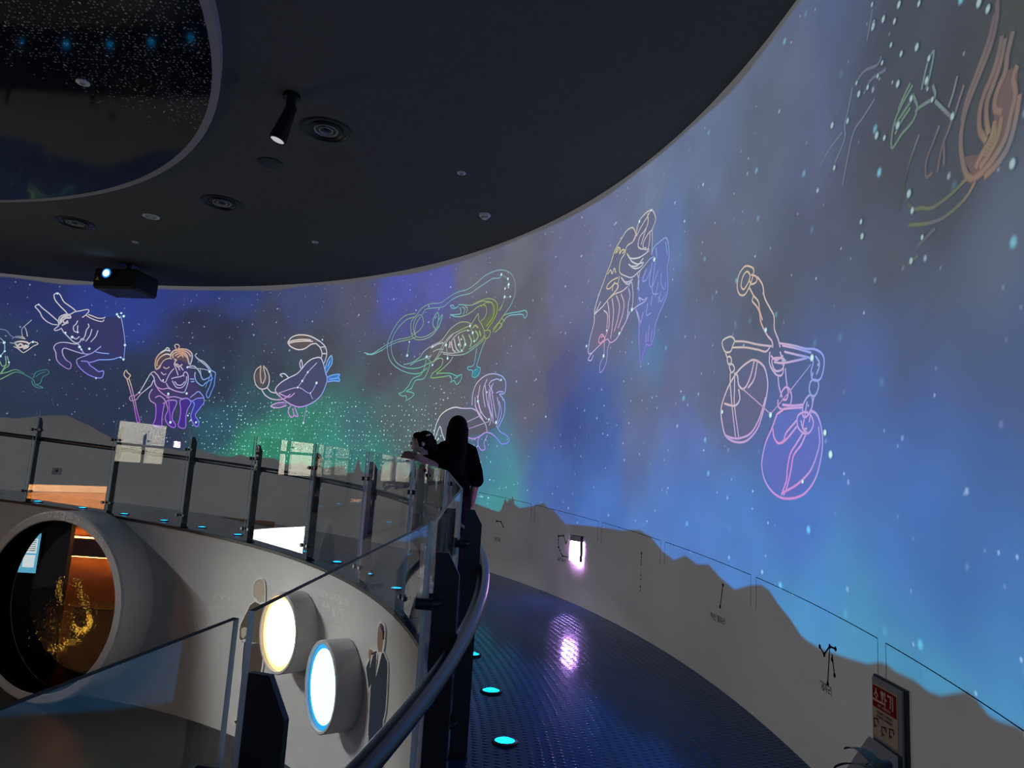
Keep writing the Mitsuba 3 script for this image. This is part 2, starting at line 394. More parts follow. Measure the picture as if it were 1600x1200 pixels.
def projected_sky(p, n, uv):
    th = TH_P0 + (TH_P1 - TH_P0) * uv.x
    z = Z_P0 + (Z_CEIL - Z_P0) * uv.y
    s = th * R_WALL
    # colour clouds of the picture: a weighted mean of the nebula's colours
    wx = s + 0.30 * (mikit.fbm(s * 1.6, z * 1.6, 5.0) - 0.5)
    wz = z + 0.30 * (mikit.fbm(s * 1.6, z * 1.6, 9.0) - 0.5)
    tot, r, g, b = mi.Float(1e-6), mi.Float(0), mi.Float(0), mi.Float(0)
    for x0, z0, cr, cg, cb in SKY:
        w = dr.rcp(dr.square(0.035 + dr.square(wx - x0) + dr.square(wz - z0)))
        tot += w
        r += w * cr
        g += w * cg
        b += w * cb
    c = mi.Color3f(r, g, b) / tot
    c = mikit.mix(c, mi.Color3f(mi.luminance(c)), 0.12)
    c *= 0.86 + 0.28 * mikit.fbm(s * 3.1, z * 3.1, 2.0)
    # stars
    c *= mi.Color3f(1 - 0.16 * mikit.smoothstep(7.5, 9.5, s), 1.0, 1 - 0.05 * mikit.smoothstep(7.5, 9.5, s))
    milky = mikit.smoothstep(4.6, 6.2, s) * mikit.smoothstep(12.0, 9.0, s) * mikit.smoothstep(2.75, 2.15, z + 0.3 * (mikit.fbm(s * 2.0, z * 2.0, 7.0) - 0.5))
    near = mikit.smoothstep(3.4, 0.5, s)
    for cell, dens, rad, seed, tint in ((0.085, 0.15, 0.0115, 1.0, (0.42, 0.48, 0.56)), (0.21, 0.24, 0.018, 2.0, (0.42, 0.50, 0.62)), (0.062, None, 0.0135, 3.0, (0.40, 0.85, 0.80)), (0.30, 0.30, 0.027, 4.0, (0.12, 0.48, 0.60))):
        cx, cy = dr.floor(s / cell), dr.floor(z / cell)
        px = (cx + 0.25 + 0.5 * mikit.cell_rand(cx, cy, seed)) * cell
        py = (cy + 0.25 + 0.5 * mikit.cell_rand(cx, cy, seed + 10)) * cell
        on = mikit.cell_rand(cx, cy, seed + 20) < (0.75 * milky if dens is None else dens * (near if seed == 4.0 else 1.0 - 0.55 * near))
        v = mikit.cell_rand(cx, cy, seed + 30)
        d = dr.sqrt(dr.square(s - px) + dr.square(z - py))
        c += dr.select(on, mikit.smoothstep(rad, rad * 0.15, d) * (0.12 + 0.88 * v * v) * (1.35 if dens is None else 1.0), 0.0) * mi.Color3f(*tint)
    # hill line with fir trees; the wall below glows partly in place of room light
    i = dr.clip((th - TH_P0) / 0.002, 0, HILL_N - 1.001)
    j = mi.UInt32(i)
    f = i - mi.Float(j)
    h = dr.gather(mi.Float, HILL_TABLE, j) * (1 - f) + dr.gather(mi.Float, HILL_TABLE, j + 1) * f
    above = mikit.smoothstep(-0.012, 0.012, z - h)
    hill = mi.Color3f(0.100, 0.104, 0.102) * (0.80 + 0.40 * mikit.fbm(s * 1.4, z * 1.4, 11.0)) * HILL_GLOW
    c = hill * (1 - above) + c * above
    # the picture ends just under the ceiling; above it room light is painted as grey glow
    edge = Z_CEIL - 0.05 - 0.05 * mikit.noise(s * 1.5, 3.0)
    c = mikit.mix(c, mi.Color3f(0.075, 0.078, 0.085), mikit.smoothstep(0.0, 0.03, z - edge))
    return c * PROJECTION

# zodiac drawings on the wall: width and (angle in 1e-4 rad, height in mm) along each line
FIGS = {
 'bull': dict(
  strokes=['6 17232 3787 17171 3821 17082 3770 16954 3703 16851 3644 16760 3593',
   '6 17232 3787 17127 3710 17067 3638 16976 3578 16854 3539 16749 3537',
   '6 16919 3992 16881 3918 16772 3830 16665 3761 16610 3717',
   '6 16919 3992 16867 4025 16804 4000 16715 3901 16612 3850 16508 3800 16441 3756',
   '6 16760 3593 16739 3661 16654 3705 16551 3715 16476 3754 16362 3780 16236 3806 16206 3779 16255 3719 16318 3677',
   '6 16209 3731 16108 3708 16007 3685 15899 3691 15866 3712',
   '6 16255 3719 16151 3677 16024 3646 15913 3637 15883 3672',
   '6 16760 3593 16736 3528 16805 3467 16778 3446 16702 3473 16683 3494',
   '6 16683 3494 16624 3431 16531 3371 16437 3310 16361 3282 16293 3299 16268 3357',
   '6 16392 3626 16416 3567 16455 3527 16431 3462 16371 3456 16377 3550',
   '6 16449 3375 16372 3342 16309 3384',
   '6 16268 3357 16204 3333',
   '6 16182 3590 16161 3544 16198 3485 16207 3408 16249 3321',
   '6 16094 3509 16112 3413 16177 3315',
   '6 15971 3497 16001 3400 16080 3311',
   '6 16311 3270 16404 3265 16524 3277 16640 3273 16727 3245 16762 3187 16713 3115 16669 3005 16574 2936 16423 2879 16384 2919 16407 2974 16497 3015 16569 3086 16595 3160 16554 3190 16433 3169 16286 3140 16188 3126',
   '6 16311 3270 16236 3189 16164 3127 16046 3134 15959 3185 15864 3256',
   '6 16046 3134 16157 3090 16268 3047 16295 3008 16246 2936 16110 2849 15981 2800 15856 2778 15760 2783 15737 2849 15756 2886 15838 2872 15931 2915 16024 2957 16082 3010 16213 3012',
   '6 16078 2991 15975 3015 15860 3049 15740 3055 15596 3071 15454 3105 15373 3071',
   '6 15956 3166 15832 3154 15685 3151',
   '8 16717 3548 16720 3624 16650 3686 16558 3692 16539 3655 16620 3650 16670 3608 16628 3573 16578 3614',
   '8 16697 3569 16689 3645 16612 3669 16564 3663',
   '8 16679 3532 16615 3564 16561 3587'],
  lines=['15564 3745 15501 3614 15428 3427 15391 3296 15373 3071'],
  stars='17166 3821 16588 3424 16448 3366 16357 3447 15641 3761 15583 3715 15558 3783 15500 3738 15611 3733 15391 3296 15442 3106 15378 3075 16278 3225 16236 3189 16084 3207 15867 2768 16854 4016',
  fills=[('16551 3715 16209 3731 15864 3702 15574 3735 15428 3427 15367 3109 15740 3055 16024 2957 15756 2886 15760 2783 15981 2800 16246 2936 16161 3109 16552 3181 16569 3086 16384 2919 16574 2936 16762 3187 16640 3273 16311 3270 16683 3494 16697 3569', (52, 55, 98))],
  cols=[(16749, 3832, (196, 190, 190)), (16249, 3691, (190, 185, 185)), (16419, 3339, (170, 180, 205)), (16667, 3174, (165, 150, 200)), (16083, 2832, (115, 105, 230)), (16479, 2923, (140, 100, 190)), (15646, 3078, (110, 150, 240))]),
 'ram': dict(
  strokes=['5 17913 3403 17782 3395 17673 3385 17547 3301 17414 3293 17301 3282',
   '5 17572 3206 17461 3196 17363 3147 17257 3173 17202 3233 17115 3248 17065 3223 17147 3180 17224 3119 17305 3076 17403 3125 17496 3156',
   '5 17852 3314 17757 3266 17682 3216 17647 3144 17643 3070 17703 2992 17784 2967',
   '5 17540 3264 17482 3306 17395 3313 17326 3299',
   '5 17361 3306 17396 3425 17323 3506 17247 3578',
   '5 17275 3321 17315 3412 17359 3466',
   '9 17461 3196 17406 3144 17323 3168 17272 3190',
   '9 17486 3212 17403 3237 17292 3236 17220 3213',
   '9 17432 3160 17374 3202 17297 3151',
   '9 17316 3131 17253 3154 17226 3184',
   '5 17607 2999 17575 2890 17617 2777 17641 2738',
   '5 17715 2623 17634 2647 17517 2710 17377 2775 17218 2748 17049 2685 16990 2615 16872 2585 16846 2568 16959 2570 17035 2612 17068 2665',
   '5 17729 2695 17650 2728 17528 2764 17384 2811 17221 2766',
   '5 17053 2703 17004 2799 16832 2846 16777 2794 16878 2732 16905 2638 16968 2616',
   '5 17012 2724 16934 2784 16848 2808',
   '5 17575 3001 17517 2876 17581 2816 17631 2739',
   '5 17688 2919 17631 2849 17550 2874'],
  lines=[],
  stars='17270 3181 17160 3245 17668 3199 17632 3071 17692 2993 17525 2912',
  fills=[],
  cols=[(17554, 3338, (90, 110, 150)), (17308, 3207, (205, 185, 175)), (17158, 3236, (190, 185, 180)), (17682, 3105, (120, 170, 180)), (17596, 2778, (110, 165, 110)), (17221, 2766, (50, 120, 110)), (16911, 2786, (30, 115, 110))]),
 'twins': dict(
  strokes=['7 15304 2914 15326 2849 15273 2799 15236 2788 15194 2841 15253 2877 15304 2914',
   '7 15264 2799 15188 2673 15109 2535 15028 2385 14980 2272 14922 2153',
   '7 15221 2801 15147 2688 15079 2562 15025 2461 14966 2336 14898 2211 14870 2155 14921 2147',
   '7 15038 2531 15102 2542 15147 2508 15113 2464 15045 2473 14995 2488',
   '7 15040 2538 14956 2605 14888 2711 14835 2803 14780 2889 14714 2917',
   '7 15003 2481 14931 2568 14838 2635 14744 2703 14719 2755 14693 2808 14738 2858 14768 2876',
   '7 14666 2951 14607 3018 14532 3098 14429 3127 14381 3115',
   '7 14642 3205 14593 3233 14543 3254 14513 3287 14464 3269 14469 3243',
   '7 14539 2994 14472 2970 14404 2998',
   '7 14570 2915 14509 2878 14457 2893',
   '7 14320 3279 14356 3324 14305 3345 14253 3314 14275 3280',
   '7 14714 2917 14631 2862 14545 2787 14451 2764 14425 2817 14385 2895 14309 2975',
   '7 14693 2808 14661 2732 14597 2682 14485 2660 14380 2677 14228 2643 14041 2623 13996 2675 13973 2752 13969 2829 14002 2905 14062 2930 14091 2890 14068 2865',
   '7 14334 2819 14265 2841 14159 2856 14089 2878',
   '7 14311 2794 14265 2744 14201 2695 14109 2691 14042 2725 14008 2790 14013 2867',
   '7 14255 2783 14190 2734 14099 2736 14036 2789',
   '7 14661 2732 14552 2633 14394 2561 14327 2589',
   '7 14430 2752 14364 2690 14228 2643',
   '7 14021 3008 13894 3024 13813 2987 13748 2937 13699 2874 13643 2824 13544 2852 13476 2891',
   '7 13841 2935 13838 2871 13787 2795 13694 2746 13635 2735 13586 2774 13500 2814 13432 2854',
   '7 13856 3218 13886 3179 13802 3129 13683 3092 13577 3030 13490 2967 13398 2931 13392 2842 13392 2740 13432 2651 13465 2574 13500 2561 13537 2610 13504 2687 13472 2764 13462 2866 13526 2954 13615 3029 13739 3091 13842 3141',
   '7 14699 2653 14743 2600 14748 2536 14701 2474 14605 2439',
   '7 14622 2528 14538 2556 14441 2521 14395 2472 14444 2444',
   '7 13880 2551 13797 2604 13712 2644 13607 2583 13567 2521 13572 2445',
   '7 14389 2536 14211 2554 14061 2533 13933 2537 13834 2502 13730 2542 13583 2552',
   '7 14596 2439 14565 2326 14559 2199 14580 2122 14414 2097 14417 2204 14420 2318 14408 2446',
   '7 14377 2472 14320 2360 14355 2257 14322 2182 14238 2122 14144 2100 14115 2139 14203 2224 14204 2325 14160 2428 14163 2492 14274 2501 14377 2472',
   '7 14090 2494 14048 2369 14043 2242 14060 2141 14017 2105 13923 2095 13894 2134 13917 2259 13902 2373 13848 2476 13933 2537 14040 2521 14090 2494',
   '7 13825 2502 13769 2453 13803 2338 13810 2275 13756 2189 13671 2129 13621 2161 13653 2229 13722 2303 13646 2393 13577 2470',
   '7 13932 2830 13839 2826',
   '7 13906 2786 13833 2794',
   '7 14323 3052 14250 2951 14199 2875',
   '7 14223 3003 14177 2952',
   '7 14269 3053 14168 3004 14103 2954',
   '9 14684 2950 14714 3014 14713 3105 14672 3172 14608 3213 14524 3248 14431 3237',
   '9 14684 2950 14618 2978 14592 3031',
   '9 14676 3002 14673 3080 14613 3147 14513 3189 14420 3179',
   '9 14413 3140 14407 3205 14343 3253 14237 3275 14107 3271 14009 3241 13953 3190 13948 3113 13971 3035',
   '9 14356 3129 14368 3193 14265 3229 14154 3225 14073 3188 14034 3124 13992 3047',
   '9 14327 3169 14242 3203 14149 3199 14045 3137',
   '9 14335 3116 14278 3105 14308 3065 14223 3003 14139 3044',
   '9 14268 3144 14183 3185 14140 3147',
   '9 14360 3246 14197 3256 14062 3227 13976 3164'],
  lines=['14355 2594 14230 2173', '14020 3002 13524 2948 13575 2711', '13736 2976 13701 2887'],
  stars='14502 2795 14020 3002 13524 2948 13966 2612 13965 2610 13799 2219 13683 2191 14230 2173 14962 2592 14355 2594 13876 2285',
  fills=[('14714 2917 14748 2536 14605 2439 14559 2199 14580 2122 14414 2097 14408 2446 14320 2360 14322 2182 14144 2100 14203 2224 14160 2428 14090 2494 14043 2242 14060 2141 13894 2134 13902 2373 13825 2502 13810 2275 13671 2129 13621 2161 13722 2303 13577 2470 13607 2583 13798 2808 13971 3035 13948 3113 13953 3190 14107 3271 14343 3253 14524 3248 14672 3172 14714 3014', (62, 56, 98)), ('14605 2439 14559 2199 14580 2122 14414 2097 14408 2446', (70, 48, 125)), ('14377 2472 14320 2360 14355 2257 14238 2122 14144 2100 14115 2139 14203 2224 14163 2492', (66, 50, 128)), ('14090 2494 14048 2369 14060 2141 14017 2105 13894 2134 13917 2259 13848 2476 13933 2537', (66, 48, 130)), ('13825 2502 13803 2338 13756 2189 13671 2129 13621 2161 13722 2303 13577 2470 13656 2544', (56, 58, 145)), ('14672 3172 14524 3248 14431 3237 14392 3128 14532 3098 14666 2951 14714 3014', (82, 68, 84)), ('14407 3205 14237 3275 14009 3241 13953 3190 13971 3035 14148 3095 14356 3129', (92, 74, 84))],
  cols=[(15246, 2839, (185, 165, 140)), (15081, 2523, (160, 120, 165)), (14933, 2210, (160, 70, 190)), (14525, 3254, (190, 200, 190)), (14644, 3120, (180, 145, 115)), (14230, 3236, (200, 150, 125)), (14785, 2727, (170, 180, 205)), (14157, 2850, (175, 165, 205)), (14583, 2606, (175, 120, 190)), (14510, 2226, (150, 80, 215)), (14006, 2243, (150, 80, 225)), (13662, 2380, (100, 110, 235)), (13813, 2987, (165, 180, 210)), (13415, 2765, (70, 130, 235)), (13767, 3142, (160, 165, 190)), (13780, 2808, (110, 160, 220))]),
 'crab': dict(
  strokes=['6 11990 2707 11888 2795 11711 2867 11531 2924 11424 2995 11319 3081 11185 3136 11018 3147 10933 3073 10865 2958 10797 2844 10826 2732 10903 2620 11033 2536 11214 2479 11401 2456 11597 2492 11749 2549 11930 2634 11990 2707',
   '6 11058 3378 10924 3302 10867 3200 10889 3101 10928 3045',
   '6 11150 3352 11043 3291 10979 3203 10991 3132',
   '6 11043 3291 10924 3302',
   '6 10979 3203 10867 3200',
   '6 12317 2705 12208 2618 12034 2561 11799 2563 11623 2635',
   '6 12180 2720 12076 2663 11932 2649',
   '6 11448 2996 11485 3069 11462 3126 11420 3053 11424 2995',
   '6 11711 2867 11816 2926 11919 2917 11856 2882',
   '6 11744 2520 11930 2504 12053 2459 11872 2441 11689 2477',
   '6 11595 2478 11636 2392 11565 2312 11499 2336 11540 2435',
   '6 11495 2450 11435 2379 11401 2323 11499 2336',
   '6 10870 2987 10838 3086 10755 3169 10714 3068 10794 2971 10845 2901',
   '6 10816 3014 10768 3098',
   '6 10792 2872 10661 2898 10506 2901 10534 2868 10490 2811 10646 2814 10780 2802',
   '6 10747 2838 10532 2854',
   '6 11909 2649 11663 2592 11530 2650',
   '7 11826 3382 11743 3454 11582 3486 11388 3475 11238 3442 11058 3378',
   '7 11826 3382 11688 3409 11474 3419 11279 3405',
   '7 11799 3366 11660 3387 11422 3394 11228 3383',
   '7 11826 3382 11744 3321 11569 3274 11403 3285 11268 3341 11150 3352',
   '7 12378 3045 12484 2985 12511 2881 12444 2763 12317 2705 12182 2735 12157 2853 12225 2971 12331 3045',
   '7 12385 3030 12377 2911 12333 2793',
   '7 12329 3030 12256 2882 12298 2779'],
  lines=['11909 2649 11473 2730 11172 2649 11038 2791', '11473 2730 11380 2822 11272 2944 11078 3076', '11214 2479 11252 2234', '11172 2649 11086 2564'],
  stars='11003 3400 11272 2944 11038 2791 11473 2730 11380 2822 11158 2649 11252 2234',
  fills=[('11990 2707 11888 2795 11531 2924 11319 3081 11018 3147 10797 2844 10903 2620 11214 2479 11401 2456 11749 2549', (70, 74, 104)), ('10870 2987 10755 3169 10714 3068 10845 2901', (60, 120, 185)), ('10792 2872 10506 2901 10490 2811 10780 2802', (60, 120, 190)), ('11826 3382 11582 3486 11238 3442 11058 3378 11150 3352 11403 3285 11744 3321', (92, 84, 86)), ('12378 3045 12511 2881 12317 2705 12157 2853', (86, 80, 82)), ('11744 2520 12053 2459 11689 2477', (120, 90, 150))],
  cols=[(11525, 3435, (205, 190, 185)), (12383, 2941, (175, 160, 150)), (12097, 2648, (195, 185, 200)), (11714, 2882, (190, 195, 225)), (11747, 2534, (195, 135, 215)), (11527, 2364, (195, 125, 220)), (11137, 3135, (195, 200, 225)), (11086, 2564, (150, 150, 235)), (10821, 2844, (120, 150, 240)), (10680, 3011, (95, 165, 240)), (10556, 2854, (90, 165, 245)), (10962, 3246, (185, 185, 210))]),
 'dragon': dict(
  strokes=['5 9963 3183 9781 3158 9595 3212 9425 3265 9189 3314 8899 3330 8743 3371 8620 3422 8566 3495 8613 3584 8682 3608',
   '5 9910 3158 9747 3151 9560 3192 9373 3245 9152 3285 8862 3302 8703 3325',
   '5 8682 3608 8773 3563 8806 3462 8757 3355 8669 3314 8506 3311 8348 3341 8226 3398 8206 3480 8120 3556',
   '5 8748 3613 8866 3536 8866 3432 8801 3323 8664 3280 8469 3283 8312 3321 8193 3395 8140 3474 8103 3554',
   '5 8645 3579 8731 3508 8765 3407 8740 3354',
   '5 8240 3601 8313 3541 8333 3458 8257 3384',
   '5 8240 3601 8200 3547 8206 3480',
   '5 8294 3522 8249 3552',
   '5 8784 3634 9042 3620 9223 3528 9335 3411 9411 3273 9371 3130 9272 3020 9062 2924 8793 2861 8564 2851 8379 2908',
   '5 8777 3590 9001 3564 9182 3472 9294 3355 9313 3233 9254 3107 9106 2995 8869 2932 8608 2920 8387 2958 8261 2984',
   '5 8748 3613 8629 3689 8438 3723 8176 3713 7987 3760 7797 3796 7538 3805 7349 3845 7132 3911 6941 3930 6748 3923 6549 3868 6427 3788 6366 3688 6369 3584 6435 3489 6552 3414 6700 3326 6849 3251',
   '5 8615 3602 8527 3663 8331 3661 8102 3655 7916 3718 7725 3746 7465 3747 7277 3787 7088 3825 6931 3850 6768 3833 6708 3863',
   '5 6646 3517 6687 3469 6733 3452',
   '5 7920 3636 7850 3604 7738 3616 7709 3638 7477 3603 7315 3600',
   '5 7922 3537 7786 3498 7590 3486 7400 3514 7245 3560 7083 3556 7026 3487 7063 3413 7155 3377',
   '5 7688 3602 7660 3526 7790 3523 7905 3535',
   '5 7920 3636 7938 3651 7873 3647 7836 3619',
   '5 7639 3605 7569 3565 7592 3503',
   '5 7575 3606 7504 3566 7529 3512',
   '5 7411 3595 7221 3621 7029 3628 6863 3591 6773 3518 6777 3427 6862 3345 6979 3265',
   '5 7315 3600 7155 3613 6924 3568 6848 3481 6868 3391 7016 3300',
   '5 7179 3552 7055 3584 6957 3572',
   '5 8974 2980 8782 2996 8596 3054 8478 3131 8292 3186 8102 3222 7983 3295 7864 3367 7677 3414 7514 3406 7379 3368',
   '5 8809 2964 8654 3007 8462 3030 8337 3055',
   '5 8029 3060 7749 3025 7490 3022 7273 3075 7089 3137 7003 3206',
   '5 8082 3088 7818 3054 7528 3056',
   '5 8258 2968 8143 3060 8031 3183 7882 3270 7725 3305 7536 3336 7377 3352',
   '5 8212 2982 8080 3072 7968 3195 7819 3281',
   '5 7379 3368 7320 3410 7232 3472 7206 3398 7134 3343',
   '5 7134 3343 7058 3258 7063 3181 7215 3117 7401 3070',
   '5 7042 3256 6912 3243 6919 3182 6996 3159 7065 3196',
   '5 6845 3221 6728 3299 6611 3376 6454 3387 6263 3378 6089 3369 6042 3320 6093 3283',
   '5 6795 3208 6689 3250 6603 3315 6482 3361 6291 3352 6147 3333 6110 3293',
   '5 6698 3311 6629 3273 6688 3242',
   '5 6639 3350 6570 3311',
   '5 7208 3070 7225 2963 7260 2872 7402 2858 7365 2825 7267 2811 7274 2749 7191 2729 7101 2769 7094 2830 7178 2859 7141 2941 7078 3059 6996 3159',
   '5 8427 3011 8447 2928 8529 2832 8717 2790 8801 2709 8934 2628 9029 2614 8942 2578 8845 2575 8821 2524 8712 2555 8654 2595 8755 2623 8854 2635 8731 2673 8648 2762 8456 2779 8371 2858 8321 2955',
   '5 8238 2835 8055 2907 8016 2970 8037 3004 8135 3010 8258 2968',
   '5 8238 2835 8281 2796 8229 2777 7971 2780 7809 2780 7769 2722 7797 2700 7704 2719 7632 2668 7543 2718 7536 2780 7647 2771 7814 2812 8042 2825 8140 2830 7987 2886 7836 2958 7779 3011',
   '5 7707 2743 7613 2761',
   '5 7860 3122 7840 3201 7721 3272 7531 3303 7400 3291',
   '5 8279 3102 8153 3126 8022 3117',
   '5 8465 3047 8364 3024 8306 3070',
   '5 7235 2809 7172 2820',
   '9 7840 3201 7792 3100 7722 3063',
   '9 7779 3229 7713 3110 7624 3056',
   '9 7685 3253 7601 3118',
   '9 7590 3261 7512 3174 7531 3080',
   '9 7426 3246 7349 3160 7373 3099',
   '9 7270 3279 7195 3209 7252 3151',
   '9 7872 3204 7893 3124',
   '9 8336 3156 8163 3193 8034 3200',
   '9 7339 3317 7279 3342 7209 3304',
   '9 7172 3269 7130 3203'],
  lines=['8873 3268 8904 3092', '8254 2938 8417 3052', '7900 2998 7964 3165', '7654 3146 7568 3067 7490 3133', '7408 3348 7331 3256 7278 3154', '6724 3865 6554 3790 6529 3721 6611 3687 6608 3591 6469 3576', '6608 3591 6646 3517 6733 3452'],
  stars='8873 3268 8904 3092 8898 3095 8907 3089 8417 3052 8410 3048 8289 3169 7964 3165 8254 2938 7900 2998 7598 3205 7654 3146 7490 3133 7568 3067 7408 3348 7449 3296 7331 3256 7328 3259 7278 3154 6724 3865 6718 3867 6554 3790 6529 3721 6611 3687 6608 3591 6469 3576',
  fills=[('7983 3295 7864 3367 7677 3414 7379 3368 7134 3343 7058 3258 7063 3181 7273 3075 7490 3022 7749 3025 8082 3088 8268 3035 8462 3030 8292 3186', (96, 98, 96)), ('7029 3628 6773 3518 6777 3427 6979 3265 7153 3361 6907 3442 6924 3568', (96, 108, 82)), ('7297 2797 7191 2729 7101 2769 7144 2849', (55, 130, 150))],
  cols=[(9782, 3167, (110, 190, 180)), (8836, 3343, (125, 165, 95)), (8665, 3503, (120, 165, 110)), (9301, 3197, (100, 150, 175)), (9103, 2978, (105, 175, 180)), (8081, 3737, (105, 145, 165)), (6970, 3903, (115, 170, 180)), (6393, 3647, (115, 140, 160)), (7795, 3557, (90, 190, 195)), (6985, 3544, (140, 165, 80)), (6892, 3333, (150, 175, 60)), (7837, 3185, (180, 165, 185)), (8286, 3152, (165, 160, 185)), (7545, 3401, (150, 165, 110)), (7205, 2822, (70, 180, 195)), (6263, 3378, (95, 185, 195)), (8742, 2740, (85, 185, 165)), (8205, 2833, (120, 190, 90)), (7642, 2739, (75, 185, 180)), (8504, 2881, (95, 190, 150)), (8211, 3514, (100, 190, 150))]),
 'lion': dict(
  strokes=['6 7229 2411 7225 2549 7143 2661 6959 2731 6767 2741 6570 2705 6466 2643 6447 2576 6472 2511 6591 2507',
   '6 6805 2664 6662 2678 6587 2651',
   '6 6665 2522 6585 2535 6497 2524',
   '6 7224 2376 7444 2383 7641 2401 7832 2371 7970 2314 8053 2219 8087 2123 8118 2002',
   '6 8071 2014 8014 2122 7960 2182 7898 2097 7828 2025',
   '6 6591 2507 6460 2423 6442 2292 6502 2207 6565 2144',
   '6 7323 2056 7150 2032 7008 2053 6870 2095 6724 2082 6572 2025 6469 1970 6328 1979 6296 2021 6387 2065 6511 2099 6616 2167',
   '6 6870 2095 7006 2041 7021 1974 6939 1907 6844 1918 6878 1984 6817 2061',
   '6 7124 2522 7000 2334 6842 2239',
   '6 6945 2627 6870 2442 6749 2259 6784 2171',
   '6 6799 2619 6725 2436 6628 2255',
   '6 7156 2408 7042 2290 6884 2196 6823 2106',
   '6 6635 2476 6568 2341 6598 2210',
   '6 7067 2634 7089 2451 6997 2311',
   '6 6906 2693 6984 2561 6909 2376',
   '6 6753 2638 6810 2529 6737 2347 6691 2191',
   '6 7169 2501 7128 2384 6966 2265',
   '6 6841 2576 6816 2395 6697 2235',
   '6 6580 2429 6514 2295 6592 2166',
   '6 7224 2376 7097 2337 6939 2242',
   '6 6805 2664 6847 2621 6738 2525'],
  lines=['7334 2137 6790 2216', '7346 2218 6993 2289'],
  stars='6885 2544 6794 2238 6620 2200 6564 2660 7089 2451 7977 2038 7347 2057',
  fills=[('7229 2411 7143 2661 6767 2741 6447 2576 6591 2507 6442 2292 6616 2167 6823 2106 7146 2339', (96, 96, 118)), ('7224 2376 7641 2401 7970 2314 8087 2123 7734 2048 7323 2056 6870 2095 6592 2166 6897 2286', (86, 92, 104))],
  cols=[(7085, 2589, (195, 165, 185)), (6511, 2624, (140, 160, 230)), (6469, 2315, (120, 150, 240)), (6990, 2266, (185, 170, 205)), (7832, 2371, (205, 210, 212)), (8087, 2123, (190, 210, 210)), (7151, 2043, (180, 130, 225)), (6945, 1952, (160, 120, 235)), (6383, 2033, (110, 125, 245)), (6761, 2348, (170, 165, 215))]),
 'virgo': dict(
  strokes=['6 3681 3706 3731 3738 3842 3740 3934 3702 4025 3656 4101 3605 4173 3511 4247 3444 4320 3362 4408 3267 4478 3153 4483 3099 4482 3030 4523 2952 4564 2875 4588 2795 4567 2751 4486 2756 4360 2795 4234 2827 4172 2838',
   '6 3681 3706 3645 3645 3704 3607 3829 3597 3871 3540 3948 3504 3974 3443 3953 3385 3837 3336 3709 3297 3585 3311 3464 3336 3345 3372 3255 3376',
   '6 3332 3787 3440 3791 3562 3766 3620 3717 3629 3641 3555 3687 3466 3728 3391 3759 3332 3787 3250 3708 3252 3659 3303 3610 3295 3509 3302 3399',
   '6 3966 3361 3992 3300 4020 3252 4175 3199 4299 3152 4394 3126 4473 3104',
   '6 3765 3231 3705 3258 3667 3174 3659 3084 3668 3016 3562 3029 3410 3040 3366 3063 3442 3058 3536 3094 3503 3056',
   '6 3302 3399 3261 3451 3172 3466 3023 3472 2965 3404 2946 3293 2977 3230 2954 3108 2962 3017 3044 2939 3127 2872 3182 2810 3204 2719 3274 2664 3350 2680 3405 2616 3460 2550 3484 2649 3509 2774 3519 2886 3591 3009',
   '6 4178 2906 4235 2833 4238 2701 4311 2629 4304 2555 4226 2581 4169 2654 4162 2745 4120 2799',
   '6 4485 2749 4533 2734 4578 2697 4511 2684 4467 2726',
   '6 3646 3658 3704 3607',
   '6 3585 3311 3548 3227 3573 3169',
   '6 4473 3104 4398 3168 4353 3202',
   '6 3764 3218 3726 3147 3752 3087',
   '7 3408 3776 3401 3686 3474 3641 3564 3612 3589 3541 3508 3497 3416 3488',
   '7 3303 3610 3394 3595 3481 3541 3461 3486 3352 3460',
   '7 3429 3655 3485 3593 3527 3539',
   '7 3348 3596 3356 3511 3411 3436',
   '7 3823 3530 3755 3475 3596 3440 3473 3438 3351 3448',
   '7 3790 3509 3721 3442 3592 3388 3468 3374 3527 3349 3652 3363 3783 3429',
   '7 3717 3396 3591 3375 3471 3412',
   '7 4229 3427 4167 3455 4131 3414 4087 3453 4050 3405',
   '7 3997 3354 4125 3352 4220 3329 4233 3298 4151 3290 4059 3326',
   '7 4116 3256 4089 3305 4025 3306 3989 3260 4175 3199',
   '7 3933 3342 3833 3283 3737 3271 3676 3278',
   '7 3899 3315 3799 3257 3705 3258',
   '7 4205 3177 4163 3077 4151 2955 4193 2894',
   '7 4109 3188 4065 3061 4084 2919 4107 2830',
   '7 4015 3198 3941 3094 3964 2993 4033 2885',
   '7 3919 3194 3848 3104 3870 3004 3955 2901',
   '7 4175 3199 4048 3217 3889 3215 3781 3234',
   '7 3752 3087 3772 2963 3859 2887 3918 2844 4009 2804 4104 2797 4172 2838',
   '7 3714 3005 3801 2929 3890 2878',
   '7 4366 2850 4306 2896 4236 2847 4330 2819 4366 2850',
   '7 4319 2871 4255 2876',
   '7 4083 3587 4023 3628 3973 3603 3985 3566 3923 3585 3874 3568 3920 3551',
   '7 4051 3587 4005 3611',
   '7 4279 3108 4193 3054 4197 2935',
   '6 3401 3310 3471 3224 3394 3215 3308 3277',
   '6 3282 3333 3331 3184 3266 3135 3155 3245',
   '6 3222 3332 3264 3098 3141 3051',
   '6 3093 3208 3087 3123 3024 3064 2998 3117',
   '6 3347 3017 3370 2924 3280 2921',
   '6 3302 2829 3322 2700',
   '6 3434 2958 3487 2869',
   '6 3525 3323 3563 3230 3541 3151',
   '6 3148 3148 3199 3038',
   '6 3082 3064 3135 2979',
   '6 3261 3062 3284 2982',
   '6 3215 3440 3193 3350',
   '6 3021 3441 2983 3325',
   '6 3358 2777 3367 2694',
   '6 3239 2783 3262 2692',
   '6 3557 2979 3488 2881',
